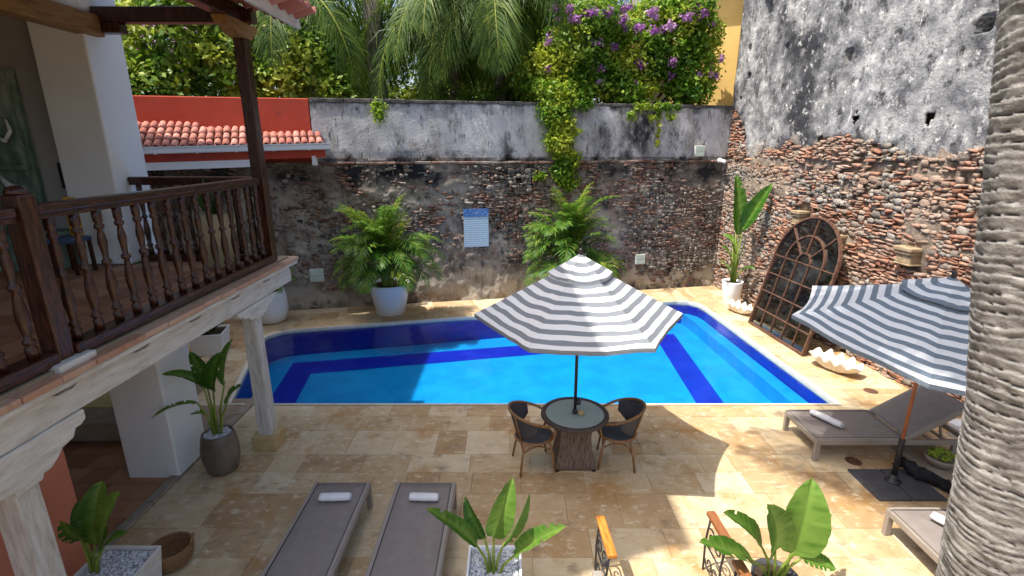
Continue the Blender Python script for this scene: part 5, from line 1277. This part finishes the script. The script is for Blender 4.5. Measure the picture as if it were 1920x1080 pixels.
for k in range(16):
    u = k/15; z = 5.5-2.35*u; x = 1.05+.45*u+.12*math.sin(k*1.3)
    vb.append(((x, backY(x)-.12-.1*math.sin(math.pi*u), z), (.56*(1-.45*u), .17, .25)))
vb += [((.75, backY(.75)-.12, 3.35), (.22, .10, .14)), ((1.9, backY(1.9)-.1, 5.15), (.3, .1, .2))]
def vine():
    r = empty('trailing_vine', 'bright green vine hanging down over the garden wall in one thick strand', 'vine', (1.25, backY(1.25), 5.2)); b = np.array(r.location)
    V, F, T = leaf_cloud(7500, vb, .062, 44, .3, .2); link('foliage', fast_mesh('foliage', V-b, F, 'vine_leaf', T), r)
    for dx in (-.12, .05, .2):
        MB().tube([(dx, .2, .05), (dx, -.12, .08), (dx+.1, -.16, -.8), (dx+.3, -.12, -1.9)], [.02, .018, .014, .006], 6).build('stem', 'branch', r, True)
    r = empty('hanging_vine', 'thin short vine strand hanging over the plaster band near the corner', 'vine', (3.95, backY(3.95), 5.2)); b = np.array(r.location)
    bl = [((3.2+.14*k, backY(3.3)+.03*k-.14, 5.15-.05*abs(math.sin(k*2))-(.0 if k % 4 else .25)), (.16, .08, .14)) for k in range(10)]+[((3.98, backY(3.98)-.1, 5.0-.16*k), (.08, .05, .10)) for k in range(6)]
    V, F, T = leaf_cloud(700, bl, .06, 45, .3, .2); link('foliage', fast_mesh('foliage', V-b, F, 'vine_leaf', T), r)
    MB().tube([(-.6, -.1, .02), (-.1, -.12, .0), (.03, -.1, -.4), (.04, -.1, -.85)], .008, 6).build('stem', 'branch', r, True)
    r = empty('hanging_vine', 'small fern tuft hanging on the wall top beneath the big palm', 'vine', (-3.2, backY(-3.2)-.1, 5.1)); b = np.array(r.location)
    V, F, T = leaf_cloud(260, [((-3.2, backY(-3.2)-.15, 4.95), (.2, .1, .3))], .06, 46, .3, .2); link('foliage', fast_mesh('foliage', V-b, F, 'vine_leaf', T), r)
    MB().tube([(0, .1, .05), (0, -.05, .0), (.02, -.06, -.4)], .008, 6).build('stem', 'branch', r, True)
vine()
# bushes behind the red wall
bush('flowering_shrub', 'tall yellow green shrub with pale blossoms behind the tiled roof', 'shrub', (-8.6, 14.2, 0), [((-9.6, 13.6, 6.4), (1.1, .9, 1.3)), ((-8.3, 13.6, 6.6), (1.1, .9, 1.3)), ((-7.2, 13.8, 6.0), (1.0, .8, 1.0)), ((-8.8, 13.2, 5.4), (1.2, .8, .7)), ((-8.0, 14.0, 7.6), (1.1, .8, .8)), ((-9.8, 13.0, 5.3), (.9, .7, .8))], 9500, .10, 'bush_leaf', 31, .12,
     flowers=([((-8.4, 12.9, 6.5), (1.3, .3, 1.0))], 60, .05))
bush('shrub', 'green shrub behind the red wall beside the balcony post', 'shrub', (-6.0, 14.4, 0), [((-6.2, 13.9, 5.7), (1.0, .6, .8)), ((-5.3, 14.2, 6.2), (.9, .6, .9)), ((-6.8, 14.3, 6.8), (.9, .7, .9)), ((-4.7, 14.2, 5.5), (.6, .5, .5))], 6000, .095, 'bush_leaf', 33, .09)
for i, (x, y, z, s, m, lab) in enumerate([(-12.5, 19, 7, 3.2, 'bush_leaf', 'dense light green tree far behind the red wall, leftmost'), (-7, 21, 7.5, 3.3, 'tree_leaf', 'dark broad tree behind the shrubs by the red wall'), (-1.5, 21.5, 7.2, 3.3, 'tree_leaf', 'dense dark tree filling the gap right of the big palm trunk'), (3.0, 20.5, 6.6, 2.9, 'tree_leaf', 'dark tree behind the bougainvillea'), (-3.4, 18.2, 5.6, 2.2, 'bush_leaf', 'low bright tree behind the big palm trunk'), (.6, 17.8, 5.2, 1.6, 'tree_leaf', 'low dark shrub just behind the wall right of the palms')]):
    rs_ = np.random.RandomState(60+i); bl = [((x+rs_.normal()*s*.55, y+rs_.normal()*s*.3, z+rs_.normal()*s*.38), (s*rs_.uniform(.4, .65),)*2+(s*rs_.uniform(.32, .5),)) for _ in range(9)]
    bush('leafy_tree', lab, 'tree', (x, y, 0), bl, 7000, .13 if s > 2.5 else .10, m, 70+i, .2, .45, 'trees beyond the garden wall')
# tall palms
PALM = [frond_mesh('frond', 4.4, e0, e1, 92, .80, 'palm_leaf', 40+i, .015, 1.0, .12, 22, .55, .34) for i, (e0, e1) in enumerate(((75, -80), (62, -92), (45, -97), (25, -97), (80, -45)))]
DRY = frond_mesh('frond', 3.6, -20, -95, 50, .8, 'dry_leaf', 50, .026, 1.1, .1, 20)
def palm(label, base, h, rad, n, seed, sc=1.0, dry=0, shaft=None, bark='far_bark', arc=None, lean=(0, 0), fr=PALM, pick=None, group='palms beyond the garden wall', trunk=True):
    r = empty('palm_tree', label, 'palm', base, 0, group); rs = random.Random(seed)
    top = Vector((lean[0], lean[1], h))
    if trunk: MB().tube([(0, 0, -.1), tuple(top*.33), tuple(top*.66), tuple(top)], [rad*1.15, rad, rad*.95, rad*.85], 16).build('trunk', bark, r, True)
    if shaft: MB().tube([tuple(top*(1-shaft/h)), tuple(top*(1-shaft*.4/h)), tuple(top+Vector((0, 0, .2)))], [rad*1.1, rad*.95, rad*.5], 14).build('crownshaft', 'crownshaft', r, True)
    for i in range(n):
        a = i*2.39996+rs.uniform(-.25, .25)
        if arc: a = arc[0]+(arc[1]-arc[0])*((i+.5)/n)+rs.uniform(-.1, .1)
        v = fr[rs.choice(pick or [0, 1, 1, 2, 2, 3, 3, 4])]; s = sc*rs.uniform(.85, 1.1)
        link('frond', v, r, top+Vector((0, 0, rs.uniform(-.15, .1))), (rs.uniform(-.12, .12), rs.uniform(-.08, .08), a), (s, s, s))
    for i in range(dry):
        link('frond', DRY, r, top+Vector((0, 0, -.2)), (0, 0, rs.uniform(3.6, 5.6)), (sc, sc, sc))
    return r
palm('tall palm with thick ringed grey trunk rising behind the garden wall', (-3.95, 15.9, 0), 9.7, .29, 14, 3, .95, arc=(R(-20), R(200)))
palm('drooping palm behind the red wall with one orange dry frond', (-6.3, 15.7, 0), 7.9, .16, 28, 5, .92, 2)
palm('palm with hanging dark fronds right of the thick grey trunk', (-1.7, 16.1, 0), 8.1, .17, 30, 9, .95)
palm('palm with hanging fronds beside the bougainvillea', (-.35, 15.9, 0), 8.2, .17, 28, 14, .95)
palm('slender palm with bright green smooth upper trunk behind the shrubs', (-9.4, 15.4, 0), 9.4, .17, 8, 17, .8, 0, 4.2)
palm('palm showing its drooping fronds above the bougainvillea', (1.6, 19.4, 0), 9.6, .17, 20, 24, 1.0)
areca2('low areca palm growing just behind the garden wall', (-1.0, 15.9, 4.3), 16, 31, .8, 1.1, .5, .5)

# --- big palm trunk at the right edge
def big_palm():
    r = empty('palm_tree', 'huge grey ringed palm trunk close to the camera at the right edge', 'palm', (3.46, 2.9, 0)); b = Vector(r.location)
    Z = [0, 1.15, 2.35, 3.29, 4.83, 8.0]; XL = [3.28, 3.17, 3.05, 2.87, 2.63, 2.25]; RD_ = [.43, .37, .34, .335, .33, .26]
    zs = np.arange(0, 8.0, .011); xl = np.interp(zs, Z, XL); rr = np.interp(zs, Z, RD_); n = 96; th = np.linspace(0, 2*np.pi, n, endpoint=False)
    ZZ, TT = np.meshgrid(zs, th, indexing='ij')
    warp = ZZ+.05*(fbm(TT*1.9, ZZ*1.5, 3, 7)-.5)+.018*np.sin(TT*2+ZZ)
    ring = warp*15.5+3.2*fbm(np.cos(TT)*.9+3, warp*3, 4, 11); ph = ring-np.floor(ring)
    prof = np.where(ph < .90, (ph/.90)**.6, (1-ph)/.10)        # ledges like overlapping leaf scars
    fine = fbm(TT*7, warp*34, 4, 17)-.5
    crack = np.clip(fbm(TT*3.2, warp*9, 3, 23)-.60, 0, 1)
    gm = np.clip((fbm(TT*2.2+9, warp*5, 3, 29)-.38)*5, 0, 1)
    rad = rr[:, None]+.014*(prof-.5)+.010*fine-.06*crack-.045*gm*np.exp(-((ph-.95)/.035)**2)+.02*(fbm(TT*1.5, ZZ*1.2, 3, 37)-.5)
    X = (xl+rr)[:, None]+rad*np.cos(TT)-b.x; Y = rad*np.sin(TT); V = np.stack([X, Y, ZZ], -1).reshape(-1, 3); idx = np.arange(V.shape[0]).reshape(len(zs), n)
    F = np.stack([idx[:-1], np.roll(idx, -1, 1)[:-1], np.roll(idx, -1, 1)[1:], idx[1:]], -1).reshape(-1, 4)
    link('trunk', fast_mesh('trunk', V, F, 'palm_bark', smooth=True), r)
    rs = random.Random(8); top = Vector((2.2+.26-b.x, 0, 7.95))
    FR = [frond_mesh('frond', 3.6, e0, e1, 54, .75, 'palm_leaf', 80+i, .022, .7, .25, 20) for i, (e0, e1) in enumerate(((60, -35), (45, -40), (75, 0)))]
    for i in range(11):
        a = R(-70+22*i)+rs.uniform(-.1, .1); s = rs.uniform(.85, 1.05)
        link('frond', FR[i % 3], r, top, (rs.uniform(-.1, .1), 0, a), (s, s, s))
    LOW = frond_mesh('frond', 3.6, 18, -32, 50, .75, 'palm_leaf', 90, .024, .5, .2, 20)
    for a in (78, 96, 108, 121, 134, 147): link('frond', LOW, r, top, (rs.uniform(-.2, .2), rs.uniform(-.06, .06), R(a)))
big_palm()

# ------------------------------------------------------------------ yellow neighbour building
def yellow_house():
    r = empty('yellow_building', 'yellow building with dark wooden balcony posts between the garden and the old wall', 'building', (5.75, 17.2, 0), R(-32))
    MB().box((.45, 1.2, 5), (1.9, 4.0, 10)).build('wall', 'yellow_plaster', r)
    MB().box((-1.5, 2.2, 5), (2.0, 3.0, 10)).build('recessed_wall', 'grey_plaster', r)
    for x in (-.72, -1.02): o = MB().box((x, -.55, 8.3), (.16, .16, 2.6)).build('post', 'brown_wood', r)
    MB().box((-1.2, -.2, 7.2), (1.6, 1.1, .15)).build('balcony_floor', 'brown_wood', r)
    MB().box((.2, -1.0, 9.6), (2.8, 1.3, .12)).build('eave', 'terracotta_roof', r)
yellow_house()
